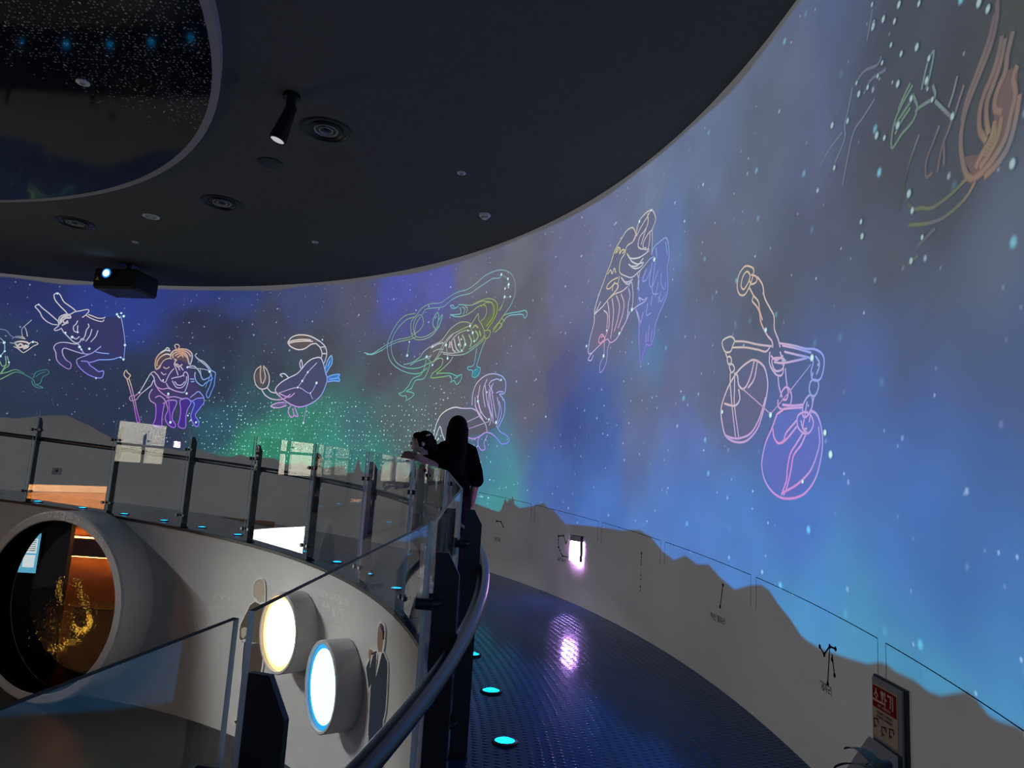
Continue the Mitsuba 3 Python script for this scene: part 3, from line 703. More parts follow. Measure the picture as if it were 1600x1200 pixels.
   '6 3139 3027 3076 2980 2991 3023'],
  lines=[],
  stars='3332 3781 3576 3751 3668 3016 4624 2827 4237 2694 4195 2915 3919 2850 3238 3348',
  fills=[('3681 3706 3842 3740 4101 3605 4320 3362 4478 3153 4523 2952 4588 2795 4486 2756 4172 2838 4009 2804 3859 2887 3752 3087 3668 3016 3591 3009 3519 2886 3460 2550 3274 2664 3127 2872 2962 3017 2946 3293 3023 3472 3172 3466 3287 3396 3303 3610 3250 3708 3332 3787 3562 3766 3629 3641', (98, 104, 132)), ('3261 3451 3023 3472 2946 3293 2962 3017 3182 2810 3274 2664 3460 2550 3519 2886 3591 3009 3579 3233 3314 3352', (95, 112, 170)), ('3764 3218 4205 3177 4473 3104 4523 2952 4557 2805 4172 2838 3918 2844 3752 3087', (104, 104, 132))],
  cols=[(3437, 3759, (200, 185, 170)), (3871, 3713, (190, 190, 170)), (4020, 3600, (205, 195, 130)), (4154, 3317, (195, 180, 150)), (3423, 3577, (190, 170, 175)), (3593, 3401, (185, 195, 205)), (4398, 3168, (195, 200, 205)), (3937, 3041, (190, 160, 195)), (4303, 2869, (205, 140, 180)), (4552, 2763, (175, 160, 225)), (4247, 2636, (145, 125, 220)), (3660, 3097, (170, 170, 225)), (3102, 3329, (95, 145, 215)), (2998, 3117, (105, 135, 225)), (3365, 3240, (130, 145, 220)), (3358, 2777, (140, 125, 225)), (3465, 2611, (120, 105, 225)), (3170, 3441, (120, 165, 215))]),
 'scales': dict(
  strokes=['7 1522 2906 1420 2866 1419 2828 1468 2776 1551 2735 1637 2753 1680 2808 1658 2875 1590 2906 1522 2906',
   '7 1521 2871 1469 2833 1502 2796 1569 2771 1614 2800 1588 2853 1521 2871',
   '7 1453 2836 1369 2804 1368 2773 1451 2778 1486 2818',
   '7 1484 2766 1416 2702 1432 2673 1365 2629 1315 2583 1298 2531 1249 2475 1185 2423 1121 2384 1105 2346',
   '7 1353 2801 1270 2733 1236 2653 1155 2577 1092 2518 1085 2447 1029 2381 998 2331',
   '7 1416 2702 1333 2648 1315 2595 1266 2526',
   '7 1713 2473 1542 2445 1344 2399 1121 2355',
   '7 1746 2439 1541 2410 1343 2369 1215 2339 1152 2353',
   '7 1916 2477 1907 2509 1784 2513 1713 2480 1747 2446 1780 2418 1868 2430 1916 2477',
   '7 1868 2430 1831 2386',
   '7 1014 2356 820 2315 649 2273 511 2248 418 2209 400 2162 433 2107 486 2094 553 2111 566 2154 539 2191 593 2219 762 2258 938 2299',
   '7 968 2337 762 2290 566 2240',
   '7 567 2113 539 2140',
   '7 511 2217 458 2170 499 2125',
   '7 1831 2386 1779 2385 1760 2350 1812 2344 1831 2386',
   '7 1794 2329 1743 2335 1707 2299 1758 2285 1794 2329',
   '7 1775 2287 1773 2210 1732 2053 1676 1887',
   '7 1706 2279 1703 2177 1699 2076 1625 1885',
   '7 1152 2330 1151 2260 1057 2192 967 2181 952 2235 998 2308',
   '7 1089 2264 967 2242 791 2230 621 2222',
   '7 1120 2279 1028 2278 938 2255 967 2209 1073 2216 1120 2279',
   '7 1136 2305 1058 2271 953 2279',
   '7 1027 2177 1011 2119 966 2060',
   '7 922 2209 907 2141 877 2073',
   '7 1026 2054 1025 2021 980 2000 877 1997 834 2036 848 2081 907 2108 966 2093 996 2062',
   '7 966 2049 907 2043 877 2073',
   '7 567 2103 486 2094 473 2062 513 2027 567 2032 594 2065 567 2103',
   '7 567 2032 554 1981 623 1936 678 1940 678 1991 622 2027 567 2032',
   '7 527 2028 568 1962 596 1904',
   '7 622 2007 650 1948 678 1879 623 1855',
   '7 748 1945 748 1893 678 1858 596 1854 542 1890 568 1932 650 1958 748 1945',
   '7 706 1921 678 1879 623 1875',
   '8 1390 2315 1245 2261 1187 2184 1186 2114 1240 2015 1317 1928 1428 1875 1558 1851 1725 1865 1847 1908 1903 1988 1923 2068 1874 2142 1773 2223 1638 2284 1505 2312 1390 2315',
   '8 1210 2082 1302 1974 1429 1899 1592 1877 1726 1883 1829 1901',
   '8 1390 2309 1437 2236 1502 2182 1567 2164 1635 2196 1654 2248 1689 2277',
   '8 1341 2297 1388 2206 1484 2162',
   '8 1635 2171 1616 2106 1699 2076 1872 2103',
   '8 1040 1978 1115 1905 1206 1831 1260 1731 1233 1651 1140 1585 991 1543 818 1540 652 1567 518 1635 451 1720 424 1805 449 1884 501 1936 568 1957',
   '8 1040 1978 950 1993',
   '8 517 1722 597 1665 762 1607 962 1565',
   '8 475 1876 463 1798 517 1722',
   '8 762 1925 906 1871 949 1830 1023 1823 1084 1859 1099 1904',
   '8 762 1894 876 1848 964 1820',
   '8 678 1858 762 1811 847 1763 890 1690 904 1628 976 1554',
   '8 637 1851 706 1799 805 1751 847 1669 904 1586 947 1554',
   '8 966 2021 819 2003 678 1996',
   '8 951 1998 791 1990 678 1983'],
  lines=['1567 2164 1131 1984', '566 2184 1131 1984'],
  stars='1217 2463 1210 2460 552 2213 1898 2053 1131 1979 679 1622 390 1842 323 1740',
  fills=[('1390 2315 1187 2184 1186 2114 1317 1928 1558 1851 1847 1908 1923 2068 1773 2223 1638 2284', (92, 98, 132)), ('1040 1978 1206 1831 1260 1731 1140 1585 818 1540 518 1635 424 1805 501 1936 678 1981', (90, 108, 185))],
  cols=[(1521, 2864, (200, 175, 150)), (1252, 2656, (195, 180, 165)), (1315, 2559, (205, 160, 150)), (1853, 2481, (190, 185, 170)), (1409, 2403, (190, 170, 175)), (1738, 2206, (195, 185, 195)), (1873, 2116, (200, 170, 185)), (1212, 2175, (180, 165, 205)), (1659, 1886, (180, 150, 215)), (1059, 2294, (195, 165, 205)), (512, 2197, (125, 150, 235)), (499, 2115, (130, 155, 230)), (936, 2035, (195, 150, 215)), (650, 1907, (180, 150, 220)), (1023, 1834, (200, 135, 205)), (1204, 1718, (165, 140, 230)), (847, 1710, (200, 130, 215)), (463, 1798, (145, 140, 230)), (818, 1556, (190, 130, 215))]),
 'serpent': dict(
  strokes=['14 -1338 3034 -1324 2975 -1278 2918 -1189 2865 -1117 2823 -1060 2778 -1027 2714 -1031 2650 -1060 2578 -1109 2546',
   '14 -1318 3000 -1264 2941 -1174 2880 -1091 2827 -1041 2770',
   '14 -1357 2907 -1320 2853 -1267 2813 -1215 2785 -1178 2743 -1173 2685 -1217 2631',
   '14 -1378 2888 -1333 2825 -1281 2785 -1237 2754 -1224 2708 -1235 2645',
   '14 -1431 2882 -1388 2833 -1368 2787 -1326 2764 -1292 2736 -1289 2702 -1333 2676',
   '14 -1448 2768 -1416 2743 -1425 2690 -1390 2644 -1355 2596 -1291 2566 -1193 2546 -1109 2546',
   '14 -1285 2668 -1249 2625 -1181 2601 -1129 2576',
   '14 -1331 2662 -1295 2614 -1229 2583 -1161 2564',
   '14 -1268 2660 -1281 2626 -1197 2588',
   '14 -1453 2677 -1417 2612 -1366 2558 -1287 2532 -1191 2525',
   '8 -1059 2564 -950 2555 -856 2554 -759 2561 -659 2596',
   '8 -1125 2533 -1053 2505 -945 2494 -833 2497 -696 2522 -551 2561',
   '8 -678 2871 -611 2827 -553 2777 -505 2713 -457 2647',
   '8 -496 2743 -536 2667 -597 2612 -679 2586',
   '8 -628 3089 -514 3057 -444 3022 -405 2962 -415 2920 -508 2940 -619 2948 -664 2983 -625 3054',
   '8 -443 3004 -535 3021 -624 3036',
   '8 -441 2967 -511 2994 -601 3010',
   '8 -750 3014 -795 3063 -830 3124 -778 3115 -733 3066 -710 3033',
   '8 -811 3004 -828 2953 -747 2964 -685 2974 -642 2974',
   '8 -826 2937 -900 2871 -972 2816 -1030 2854 -1069 2884',
   '8 -972 2816 -931 2784 -871 2743 -826 2670',
   '8 -858 2831 -795 2789 -732 2746 -728 2688 -788 2684',
   '8 -1019 2939 -978 2893 -938 2863',
   '8 -891 2752 -885 2673',
   '8 19 3379 62 3311 120 3236 122 3171 250 3099',
   '8 148 3215 305 3198 439 3156',
   '8 -236 3210 -107 3184 13 3160 97 3054 155 2956',
   '8 -8 3377 -115 3391 -267 3348 -317 3364',
   '8 -111 3287 -189 3313 -290 3297 -362 3282',
   '8 -792 2477 -712 2467 -629 2457',
   '8 -637 2421 -531 2414',
   '8 -607 3108 -539 3084 -480 3054',
   '8 -229 3628 -159 3517'],
  lines=[],
  stars='-238 3549 -241 3553 -235 3542 -467 3440 -349 3514 -35 3375 78 3241 274 3300 -527 3268 -680 3218 -426 3358 -614 3041 -476 2990 -789 3118 -763 3044 -807 2950 -972 2816 -253 3038 -336 2994 -486 3160 -277 3293 -1273 3041 -1211 3099 -712 3379 -516 3486 -229 3649 -597 2603 -569 2678 -64 2719 -74 2651 -682 2476 -574 2416 -1389 2494 -163 3295 -59 3311 -328 3328 250 3077',
  fills=[('-1448 2768 -1425 2690 -1355 2596 -1291 2566 -1109 2546 -1031 2650 -1165 2607 -1249 2625 -1292 2736 -1368 2787', (98, 86, 86))],
  cols=[(-1334, 2992, (120, 108, 118)), (-1078, 2786, (135, 118, 122)), (-1210, 2729, (145, 122, 112)), (-1333, 2676, (165, 125, 115)), (-1266, 2633, (165, 150, 110)), (-1161, 2564, (175, 135, 120)), (-1395, 2546, (135, 135, 150)), (-930, 2530, (110, 130, 105)), (-676, 2536, (125, 145, 95)), (-495, 2716, (80, 95, 90)), (-533, 2985, (120, 165, 140)), (-786, 3085, (120, 165, 160)), (-864, 2912, (135, 165, 170)), (-812, 2749, (120, 105, 115)), (77, 3284, (120, 145, 180)), (-216, 3332, (115, 135, 165)), (-732, 2470, (110, 110, 150))]),
}
# ------------------------------------------------------------------ the setting
def wall_band(t0, t1, zlo, zhi, r, nt, nz=2, uvmap=None):
    th = np.linspace(t0, t1, nt)
    a = np.stack([cyl(th, zlo(th) + (zhi(th) - zlo(th)) * k, r) for k in np.linspace(0, 1, nz)], 1)
    v, f = grid(a)
    return v, f[:, ::-1]


_th = np.linspace(TH_P0, TH_P1, 260)
_v, _f = wall_band(TH_P0, TH_P1, lambda t: t * 0 + Z_P0, lambda t: t * 0 + Z_CEIL, R_WALL, 260, 2)
_uv = np.stack([np.repeat(np.linspace(0, 1, 260), 2), np.tile([0.0, 1.0], 260)], -1)
_n = np.cross(_v[_f[0, 1]] - _v[_f[0, 0]], _v[_f[0, 2]] - _v[_f[0, 0]])
if _n @ _v[_f[0, 0]] * 1.0 > 0:
    _f = _f[:, ::-1]
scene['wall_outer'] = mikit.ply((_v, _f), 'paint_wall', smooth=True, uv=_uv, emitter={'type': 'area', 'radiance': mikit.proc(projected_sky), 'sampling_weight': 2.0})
tag('wall_outer', 'curved white outer wall carrying the wide projected night sky', kind='structure')
obj('foot', wall_band(TH_P0, TH_P1, lambda t: t * 0 + Z_LOW, lambda t: t * 0 + Z_P0, R_WALL, 200), 'paint_wall', 'wall_outer', smooth=True)
obj('wall_back', wall_band(TH_P1, 2 * np.pi + TH_P0, lambda t: t * 0 + Z_LOW, lambda t: t * 0 + Z_CEIL, R_WALL, 260), 'paint_wall', label='plain far side of the round hall wall', kind='structure', smooth=True)

# inner wall under the ramp, with the round opening of the porthole
RING_TH, RING_Z, RING_R, RING_IN, RING_FRONT, RING_YAW = 1.385, -0.105, 1.050, 0.940, 5.43, -0.09
_ang = np.linspace(-1.30, 3.6, 420)
_top = floor_z(_ang) - 0.004
_poly = Polygon(np.vstack([np.stack([_ang * R_IN, _top], -1), np.stack([_ang[::-1] * R_IN, np.full(len(_ang), Z_LOW)], -1)])).buffer(0)
_poly = _poly.difference(Point((RING_TH - 0.006) * R_IN, RING_Z).buffer(RING_R - 0.012, 48))
obj('wall_inner', wrap_poly(_poly, R_IN, 0.10), 'paint_inner', label='white curved wall under the ramp with exhibits', kind='structure', smooth=25)


def ramp_surface(t0, t1, dz, r0, r1, n=360, up=True):
    th = np.linspace(t0, t1, n)
    rr = np.linspace(r0, r1, 5)
    P = np.stack([cyl(th, floor_z(th) + dz, r) for r in rr], 1)
    v, f = grid(P)
    nrm = np.cross(v[f[0, 1]] - v[f[0, 0]], v[f[0, 2]] - v[f[0, 0]])
    return v, f if (nrm[2] > 0) == up else f[:, ::-1]


obj('ramp', ramp_surface(-1.35, 3.6, 0, R_IN, R_WALL), 'ramp_rubber', label='dark blue studded rubber floor of the curved ramp', kind='structure', smooth=True)
# low oval studs of the rubber flooring on the part of the ramp in view
_st = []
_cols = int(1.30 * 6.7 / 0.030)
_a8 = np.linspace(0, 2 * np.pi, 9)[:-1]
_unit = np.vstack([[[0, 0, 1.0]], np.stack([0.55 * np.cos(_a8), 0.55 * np.sin(_a8), _a8 * 0 + 0.85], -1), np.stack([np.cos(_a8), np.sin(_a8), _a8 * 0 - 0.15], -1)])
_i8 = np.arange(8)
_uf = np.vstack([np.stack([_i8 * 0, 1 + _i8, 1 + (_i8 + 1) % 8], 1), np.stack([1 + _i8, 9 + _i8, 9 + (_i8 + 1) % 8], 1), np.stack([1 + _i8, 9 + (_i8 + 1) % 8, 1 + (_i8 + 1) % 8], 1)])
_tt, _rr = [], []
for _j in range(34):
    _t = -0.52 + (np.arange(_cols) + 0.5 * (_j % 2)) * 0.030 / 6.7
    _tt.append(_t); _rr.append(np.full(_cols, R_IN + 0.06 + _j * 0.048))
_tt, _rr = np.concatenate(_tt), np.concatenate(_rr)
_t3 = _tt[:, None] + _unit[None, :, 1] * 0.0105 / 6.7
_r3 = _rr[:, None] + _unit[None, :, 0] * 0.017
_sv = cyl(_t3, floor_z(_t3) + 0.0015 * _unit[None, :, 2], _r3).reshape(-1, 3)
_sf = (_uf[None] + (np.arange(len(_tt)) * 17)[:, None, None]).reshape(-1, 3)
_sn = np.cross(_sv[_sf[0, 1]] - _sv[_sf[0, 0]], _sv[_sf[0, 2]] - _sv[_sf[0, 0]])
obj('tread_studs', (_sv, _sf if _sn[2] > 0 else _sf[:, ::-1]), 'ramp_rubber', 'ramp', kind='stuff', smooth=True)
obj('underside', ramp_surface(-1.35, 3.6, -0.10, R_IN + 0.005, R_WALL, up=False), 'dark_partition', 'ramp', smooth=True)
_e = np.linspace(-1.3, 3.6, 300)
obj('edge_trim', grid(np.stack([cyl(_e, floor_z(_e) + 0.006, R_IN - 0.012), cyl(_e, floor_z(_e) - 0.022, R_IN - 0.012)], 1)), 'post_paint', 'ramp', smooth=True)
obj('edge_cap', grid(np.stack([cyl(_e, floor_z(_e) + 0.006, R_IN + 0.02), cyl(_e, floor_z(_e) + 0.006, R_IN - 0.012)], 1)), 'post_paint', 'ramp', smooth=True)
obj('floor', lathe([(R_WALL, 0), (0.001, 0)], (0, 0, Z_LOW), n=96), 'low_floor_vinyl', label='dark lower floor of the hall', kind='structure')
obj('ceiling', lathe([(R_WALL, 0), (5.8, 0), (4.2, 0)], (0, 0, Z_CEIL), n=128), 'paint_ceiling', label='dark grey flat ceiling ring', kind='structure')
Z_PLATE = Z_CEIL - 0.10
obj('ceiling_disc', lathe([(4.30, 0), (2.0, 0), (0.001, 0)], (-0.02, -0.16, Z_PLATE + 0.003), n=128), 'black_gloss', label='glossy black round ceiling disc printed with star dust', kind='structure')
obj('trim_1', lathe([(4.352, 0.10), (4.352, 0.0), (4.296, 0.0), (4.296, 0.004)], (-0.02, -0.16, Z_PLATE), n=160), 'paint_trim', label='grey round rim around the hanging starry ceiling disc', kind='structure', smooth=40)

# joints of the wall's removable panels, the small black zodiac signs and their names
def line_on_wall(a, b, w, r, n=2):
    p = smooth_line([a, b], 0.06)
    d = np.gradient(p, axis=0); d /= np.linalg.norm(d, axis=1, keepdims=True)
    m = np.stack([-d[:, 1], d[:, 0]], -1) * w / 2
    v, f = grid(np.stack([cyl((p + m)[:, 0] / R_WALL, (p + m)[:, 1], r), cyl((p - m)[:, 0] / R_WALL, (p - m)[:, 1], r)], 1))
    return v, f


def joint_z(t):
    return 0.778 + 0.615 * (t - TH_CAM) - 0.02 - 0.012 * np.sin(3 * t)


_gaps = [-0.18, -0.020, 0.138, 0.292, 0.418, 0.565, 0.70]
for a, b in zip(_gaps[:-1], _gaps[1:]):
    t = np.linspace(a + 0.004, b - 0.004, 8)
    ms = [line_on_wall((t[i] * R_WALL, joint_z(t[i])), (t[i + 1] * R_WALL, joint_z(t[i + 1])), 0.0035, R_WALL - 0.0015) for i in range(7)]
    for q in (t[0], t[-1]):
        ms.append(line_on_wall((q * R_WALL, joint_z(q)), (q * R_WALL, joint_z(q) - 0.17), 0.003, R_WALL - 0.0015))
    obj('panel_joint', join(ms), 'black_ink', 'wall_outer')

SIGNS = [(0.637, 1.155, '양자리', [[(-.075, .03), (.0, .03), (.05, -.02)]], [(-.075, .03), (.0, .03), (.05, -.02)]),
         (0.492, 1.075, '사자자리', [[(-.10, .05), (-.02, .06), (.03, .0), (.05, .02)], [(-.10, .05), (-.09, -.05), (-.05, -.09), (-.02, -.12), (.06, -.12)]], [(-.10, .05), (-.02, .06), (.03, 0), (-.09, -.05), (-.02, -.12)]),
         (0.333, 1.06, '처녀자리', [], []),
         (0.188, .985, '작은개자리', [[(.02, .05), (-.01, -.08)]], [(.02, .05), (-.01, -.08)]),
         (0.036, .90, '게자리', [[(-.09, .01), (-.05, -.015), (.0, .03), (.05, .03)], [(.0, .03), (-.02, -.13)], [(.02, .0), (.04, -.08)]], [(-.09, .01), (-.05, -.015), (0, .03), (.05, .03), (-.02, -.13), (.04, -.08), (.02, -.02)])]
for th, z, name, ls, dots in SIGNS:
    if ls:
        g = [shapely.LineString(l).buffer(.004) for l in ls] + [Point(d).buffer(.010) for d in dots]
        obj('zodiac_sign', wrap_poly(turned(shapely.union_all(g), th, z - 0.02, R_WALL), R_WALL - 0.002, 0.05), 'black_ink', 'wall_outer')
        st, w = hangul(name, 0.033)
        q = turned(shapely.affinity.translate(stroke_poly(st, 0.0036), -w / 2 - 0.005), th + 0.004, z - 0.19, R_WALL, slope=0.055)
    else:                                        # a caption in small print, set sideways in one narrow column
        st = []
        for k in range(11):
            if k in (4, 5, 8):
                continue
            l, w = hangul('별자리이야기우주관측소'[k], 0.017)
            st += [[(x, y - 0.027 * k) for x, y in s] for s in l]
        q = turned(stroke_poly(st, 0.0032), th, z + 0.02, R_WALL)
    obj('sign_name', wrap_poly(q, R_WALL - 0.002, 0.05), 'black_ink', 'wall_outer')

# ------------------------------------------------------------------ constellation figures of the projection, drawn in light lines
FIG_TEXT = {'bull': ('charging_bull_drawing', 'projected outline drawing of a horned bull, leaping leftwards'),
            'ram': ('ram_drawing', 'projected green and orange outline drawing cut off by the left frame edge'),
            'twins': ('twins_drawing', 'projected outline drawing of seated twins with spear and bow'),
            'crab': ('crab_drawing', 'projected lilac and blue outline drawing of a crab with raised claws'),
            'dragon': ('water_snake_drawing', 'projected green outline drawing of a winding long necked dragon'),
            'lion': ('lion_drawing', 'projected outline drawing of a lion beside the two people'),
            'virgo': ('winged_maiden_drawing', 'projected outline drawing of a winged maiden in folded robes'),
            'scales': ('scales_drawing', 'projected outline drawing of hanging balance scales with two pans'),
            'serpent': ('orange_swirl_drawing', 'projected orange and green swirling outline drawing high at upper right')}


def blend(cols, th, z):
    a = np.array([[c[0] / 1e4 * R_WALL, c[1] / 1e3, *c[2]] for c in cols])
    d = (th[:, None] * R_WALL - a[None, :, 0]) ** 2 + (z[:, None] - a[None, :, 1]) ** 2
    w = 1 / (d + 0.002) ** 1.6
    return (w[..., None] * a[None, :, 2:]).sum(1) / w.sum(1, keepdims=True)


GLOW = 1.0


def ribbon(p, width, cols, r, dim=1.0):
    """A light line along p = (arc length, height): bright in the middle, softer at its rims."""
    d = np.gradient(p, axis=0)
    d /= np.linalg.norm(d, axis=1, keepdims=True) + 1e-9
    m = np.stack([-d[:, 1], d[:, 0]], -1)
    off = np.array([-0.5, -0.22, 0.22, 0.5]) * width
    P = np.stack([cyl((p + m * o)[:, 0] / R_WALL, (p + m * o)[:, 1], r) for o in off], 1)
    v, f = grid(P)
    c = blend(cols, p[:, 0] / R_WALL, p[:, 1])
    c = lin(0.85 * c + 0.15 * c.mean(1, keepdims=True))
    lev = np.array([0.5, 1.05, 1.05, 0.5])
    return v, f, (c[:, None] * lev[None, :, None]).reshape(-1, 3) * dim


def facing_in(v, f):
    a, b, c = v[f[:, 0]], v[f[:, 1]], v[f[:, 2]]
    n = np.cross(b - a, c - a)
    bad = (n[:, :2] * a[:, :2]).sum(1) > 0
    return np.where(bad[:, None], f[:, ::-1], f)


def light_mesh(pieces):
    v, f = join([(a, b) for a, b, _ in pieces])
    return v, facing_in(v, f), np.vstack([c for *_, c in pieces])


DIM = {'serpent': 0.52}
for n_, F in FIGS.items():
    key, text = FIG_TEXT[n_]
    far = 1.0 + 0.6 * max(0.0, min(1.0, (np.mean([c[0] for c in F['cols']]) / 1e4 - 0.2) / 1.0))   # the far side's picture lines are a little broader on the wall
    k = thing(key, text, 'light drawing', 'zodiac drawings projected on the wall')
    ps = []
    for s in F['strokes']:
        w, *rest = s.split()
        p = pairs(' '.join(rest)) * [1e-4 * R_WALL, 1e-3]
        ps.append((smooth_line(p, 0.012), float(w)))
    pieces = [ribbon(p, w * {'serpent': 0.0021, 'twins': 0.0017, 'bull': 0.0019}.get(n_, 0.0020) * far, F['cols'], R_WALL - 0.0045, GLOW * DIM.get(n_, 1.0)) for p, w in ps]
    v, f, c = light_mesh(pieces)
    em = {'type': 'area', 'radiance': {'type': 'mesh_attribute', 'name': 'vertex_color'}, 'sampling_weight': 0.0}
    obj('outline', mikit.ply((v, f), 'paint_wall', color=c, smooth=True), None, k, emitter=em)
    if F['fills']:
        for i, (s, c) in enumerate(F['fills']):
            a, b = wrap_poly(wall_poly(s, R_WALL), R_WALL - 0.0020 - 0.0003 * i, 0.08)
            col = np.maximum(lin(c) - AMBIENT, 0.15 * lin(c))
            obj('tint', mikit.ply((a, facing_in(a, b)), 'paint_wall', color=np.tile(col, (len(a), 1)), smooth=True), None, k, emitter=em)
    if F['lines']:
        v, f, c = light_mesh([ribbon(smooth_line(pairs(s) * [1e-4 * R_WALL, 1e-3], 0.05), 0.010 * far, F['cols'], R_WALL - 0.0055, 0.8) for s in F['lines']])
        obj('star_link', mikit.ply((v, f), 'paint_wall', color=c, smooth=True), None, k, emitter=em)
    pieces = []
    for i, (t, z) in enumerate(pairs(F['stars'])):
        rad = (0.016 + 0.009 * ((i * 37) % 5) / 4) * (0.75 + 0.25 * far) * (0.8 if n_ != 'serpent' else 0.8)
        a = np.linspace(0, 2 * np.pi, 17)[:-1]
        for rr in (rad,):
            s0 = t * 1e-4 * R_WALL
            ring = lambda q: cyl((s0 + q * np.cos(a)) / R_WALL, z * 1e-3 + q * np.sin(a), R_WALL - 0.0065)
            v = np.vstack([cyl(s0 / R_WALL, z * 1e-3, R_WALL - 0.0065)[None], ring(rr * 0.5), ring(rr)])
            i16 = np.arange(16)
            f = np.vstack([np.stack([i16 * 0, 1 + i16, 1 + (i16 + 1) % 16], 1), np.stack([1 + i16, 17 + i16, 17 + (i16 + 1) % 16], 1), np.stack([1 + i16, 17 + (i16 + 1) % 16, 1 + (i16 + 1) % 16], 1)])
            core = np.array([0.70, 0.92, 0.95]) * DIM.get(n_, 1.0); rim = np.array([0.16, 0.34, 0.42]) * DIM.get(n_, 1.0) ** 2
            pieces.append((v, f, np.vstack([core[None], np.tile(core * 0.9, (16, 1)), np.tile(rim, (16, 1))])))
    v, f, c = light_mesh(pieces)
    obj('star_dots', mikit.ply((v, f), 'dark', color=c, smooth=True), None, k, kind='stuff', emitter=em)
# ------------------------------------------------------------------ lit rooms around the hall that the railing's glass mirrors (left of the frame)
def lit_panel(name, label, cat, t0, t1, z0, z1, r, col, weight, frame=0.05):
    k = thing(name, label, cat)
    q = sbox(t0 * r, z0, t1 * r, z1)
    obj('bright_face', wrap_poly(q, r, 0.08), 'dark', k, emitter=emit(col, weight))
    obj('surround', slab_on_wall(q.buffer(frame, join_style=2).difference(q), R_WALL - 0.004 if r > 7 else R_IN - 0.004, 0.03), 'post_paint', k)
    return k


lit_panel('exhibit_doorway', 'bright white doorway of the exhibit room on the lower floor', 'doorway', 1.90, 2.22, -0.20, 0.52, R_IN - 0.02, DOORWAY, 1.2)
lit_panel('gallery_window', 'cream lit gallery window on the upper landing, first of two', 'window', 2.30, 2.52, 1.52, 2.62, R_WALL - 0.02, GALLERY, 0.35)
lit_panel('gallery_window', 'cream lit gallery window on the upper landing, second of two', 'window', 2.84, 3.08, 1.60, 2.62, R_WALL - 0.02, GALLERY, 0.35)
lit_panel('orange_doorway', 'low orange lit opening under the upper landing', 'doorway', 3.03, 3.42, 0.36, 0.815, R_IN - 0.02, ORANGE_ROOM, 0.3, 0.004)
lit_panel('orange_cove', 'pale orange lit cove above the low orange opening', 'cove light', 3.03, 3.42, 0.825, 0.98, R_IN - 0.02, ORANGE_COVE, 0.15, 0.004)

# ------------------------------------------------------------------ railing: one structure of posts, glass panels and handrail
POSTS = [3.18, 2.997, 2.815, 2.632, 2.450, 2.267, 2.084, 1.902, 1.720, 1.536, 1.351, 1.161, 0.976, 0.790, 0.604, 0.418, 0.245, 0.058, -0.112, -0.286, -0.470, -0.655]
GLASS_H = 1.14
rail = thing('glass_railing', 'curved glass railing with black posts and round handrail along the ramp', 'railing')
hr = np.linspace(-0.80, 3.20, 330)
obj('handrail', tube(cyl(hr, floor_z(hr) + 0.79, R_HANDRAIL), 0.027, 18), 'rail_metal', rail, label='round dark metal handrail', smooth=40)
for i, th in enumerate(POSTS):
    z = float(floor_z(th))
    F = frame_at(th)
    o = cyl(th, z, 0)
    prof = Polygon([(5.925, -0.10), (5.925, 1.05), (5.962, 1.05), (6.0, 0.985), (6.0, 0.02), (6.0, -0.0), (5.925, -0.0)]).buffer(0)
    prof = Polygon([(5.925, 0.0), (5.925, 1.05), (5.965, 1.05), (6.002, 0.985), (6.002, 0.0)])
    pm = trimesh.creation.extrude_polygon(prof, 0.013, engine='earcut')
    v = np.array(pm.vertices) - [0, 0, 0.0065]
    v = v[:, :1] * F[0] + v[:, 2:] * F[1] * -1 + v[:, 1:2] * F[2] + [0, 0, z]
    pk = obj('post', (v, np.array(pm.faces)), 'post_paint', rail, label='black flat post with a chamfered top' if i == 0 else None)
    obj('foot_plate', box(cyl(th, z + 0.005, 5.955), (0.10, 0.07, 0.01), F, 0.002), 'post_paint', pk)
    for h in (0.90, 0.14):
        arms = []
        for s in (-1, 1):
            c = cyl(th, z + h, 5.925) + s * 0.055 * F[1]
            arms.append(tube([cyl(th, z + h, 5.955), cyl(th, z + h, 5.945) + s * 0.03 * F[1], c], 0.010, 10))
            arms.append(tube([c - F[0] * 0.040, c + F[0] * 0.012], 0.017, 12))
        ck = obj('glass_clamp', join(arms), 'post_paint', pk, smooth=40)
        obj('stud', join([tube([cyl(th, z + h, 5.925) + s * 0.055 * F[1] - F[0] * 0.046, cyl(th, z + h, 5.925) + s * 0.055 * F[1] - F[0] * 0.040], 0.015, 12) for s in (-1, 1)]), 'white_plastic', pk, smooth=40)  # white colour stands in for the highlight on each glass button
    obj('handrail_bracket', join([tube([cyl(th, z + 0.77, 6.0), cyl(th, z + 0.75, 6.012), cyl(th, z + 0.765, R_HANDRAIL)], 0.008, 8), tube([cyl(th, z + 0.72, 6.003) - F[1] * 0.0, cyl(th, z + 0.79, 6.003)], 0.012, 8)]), 'rail_metal', pk, smooth=40)
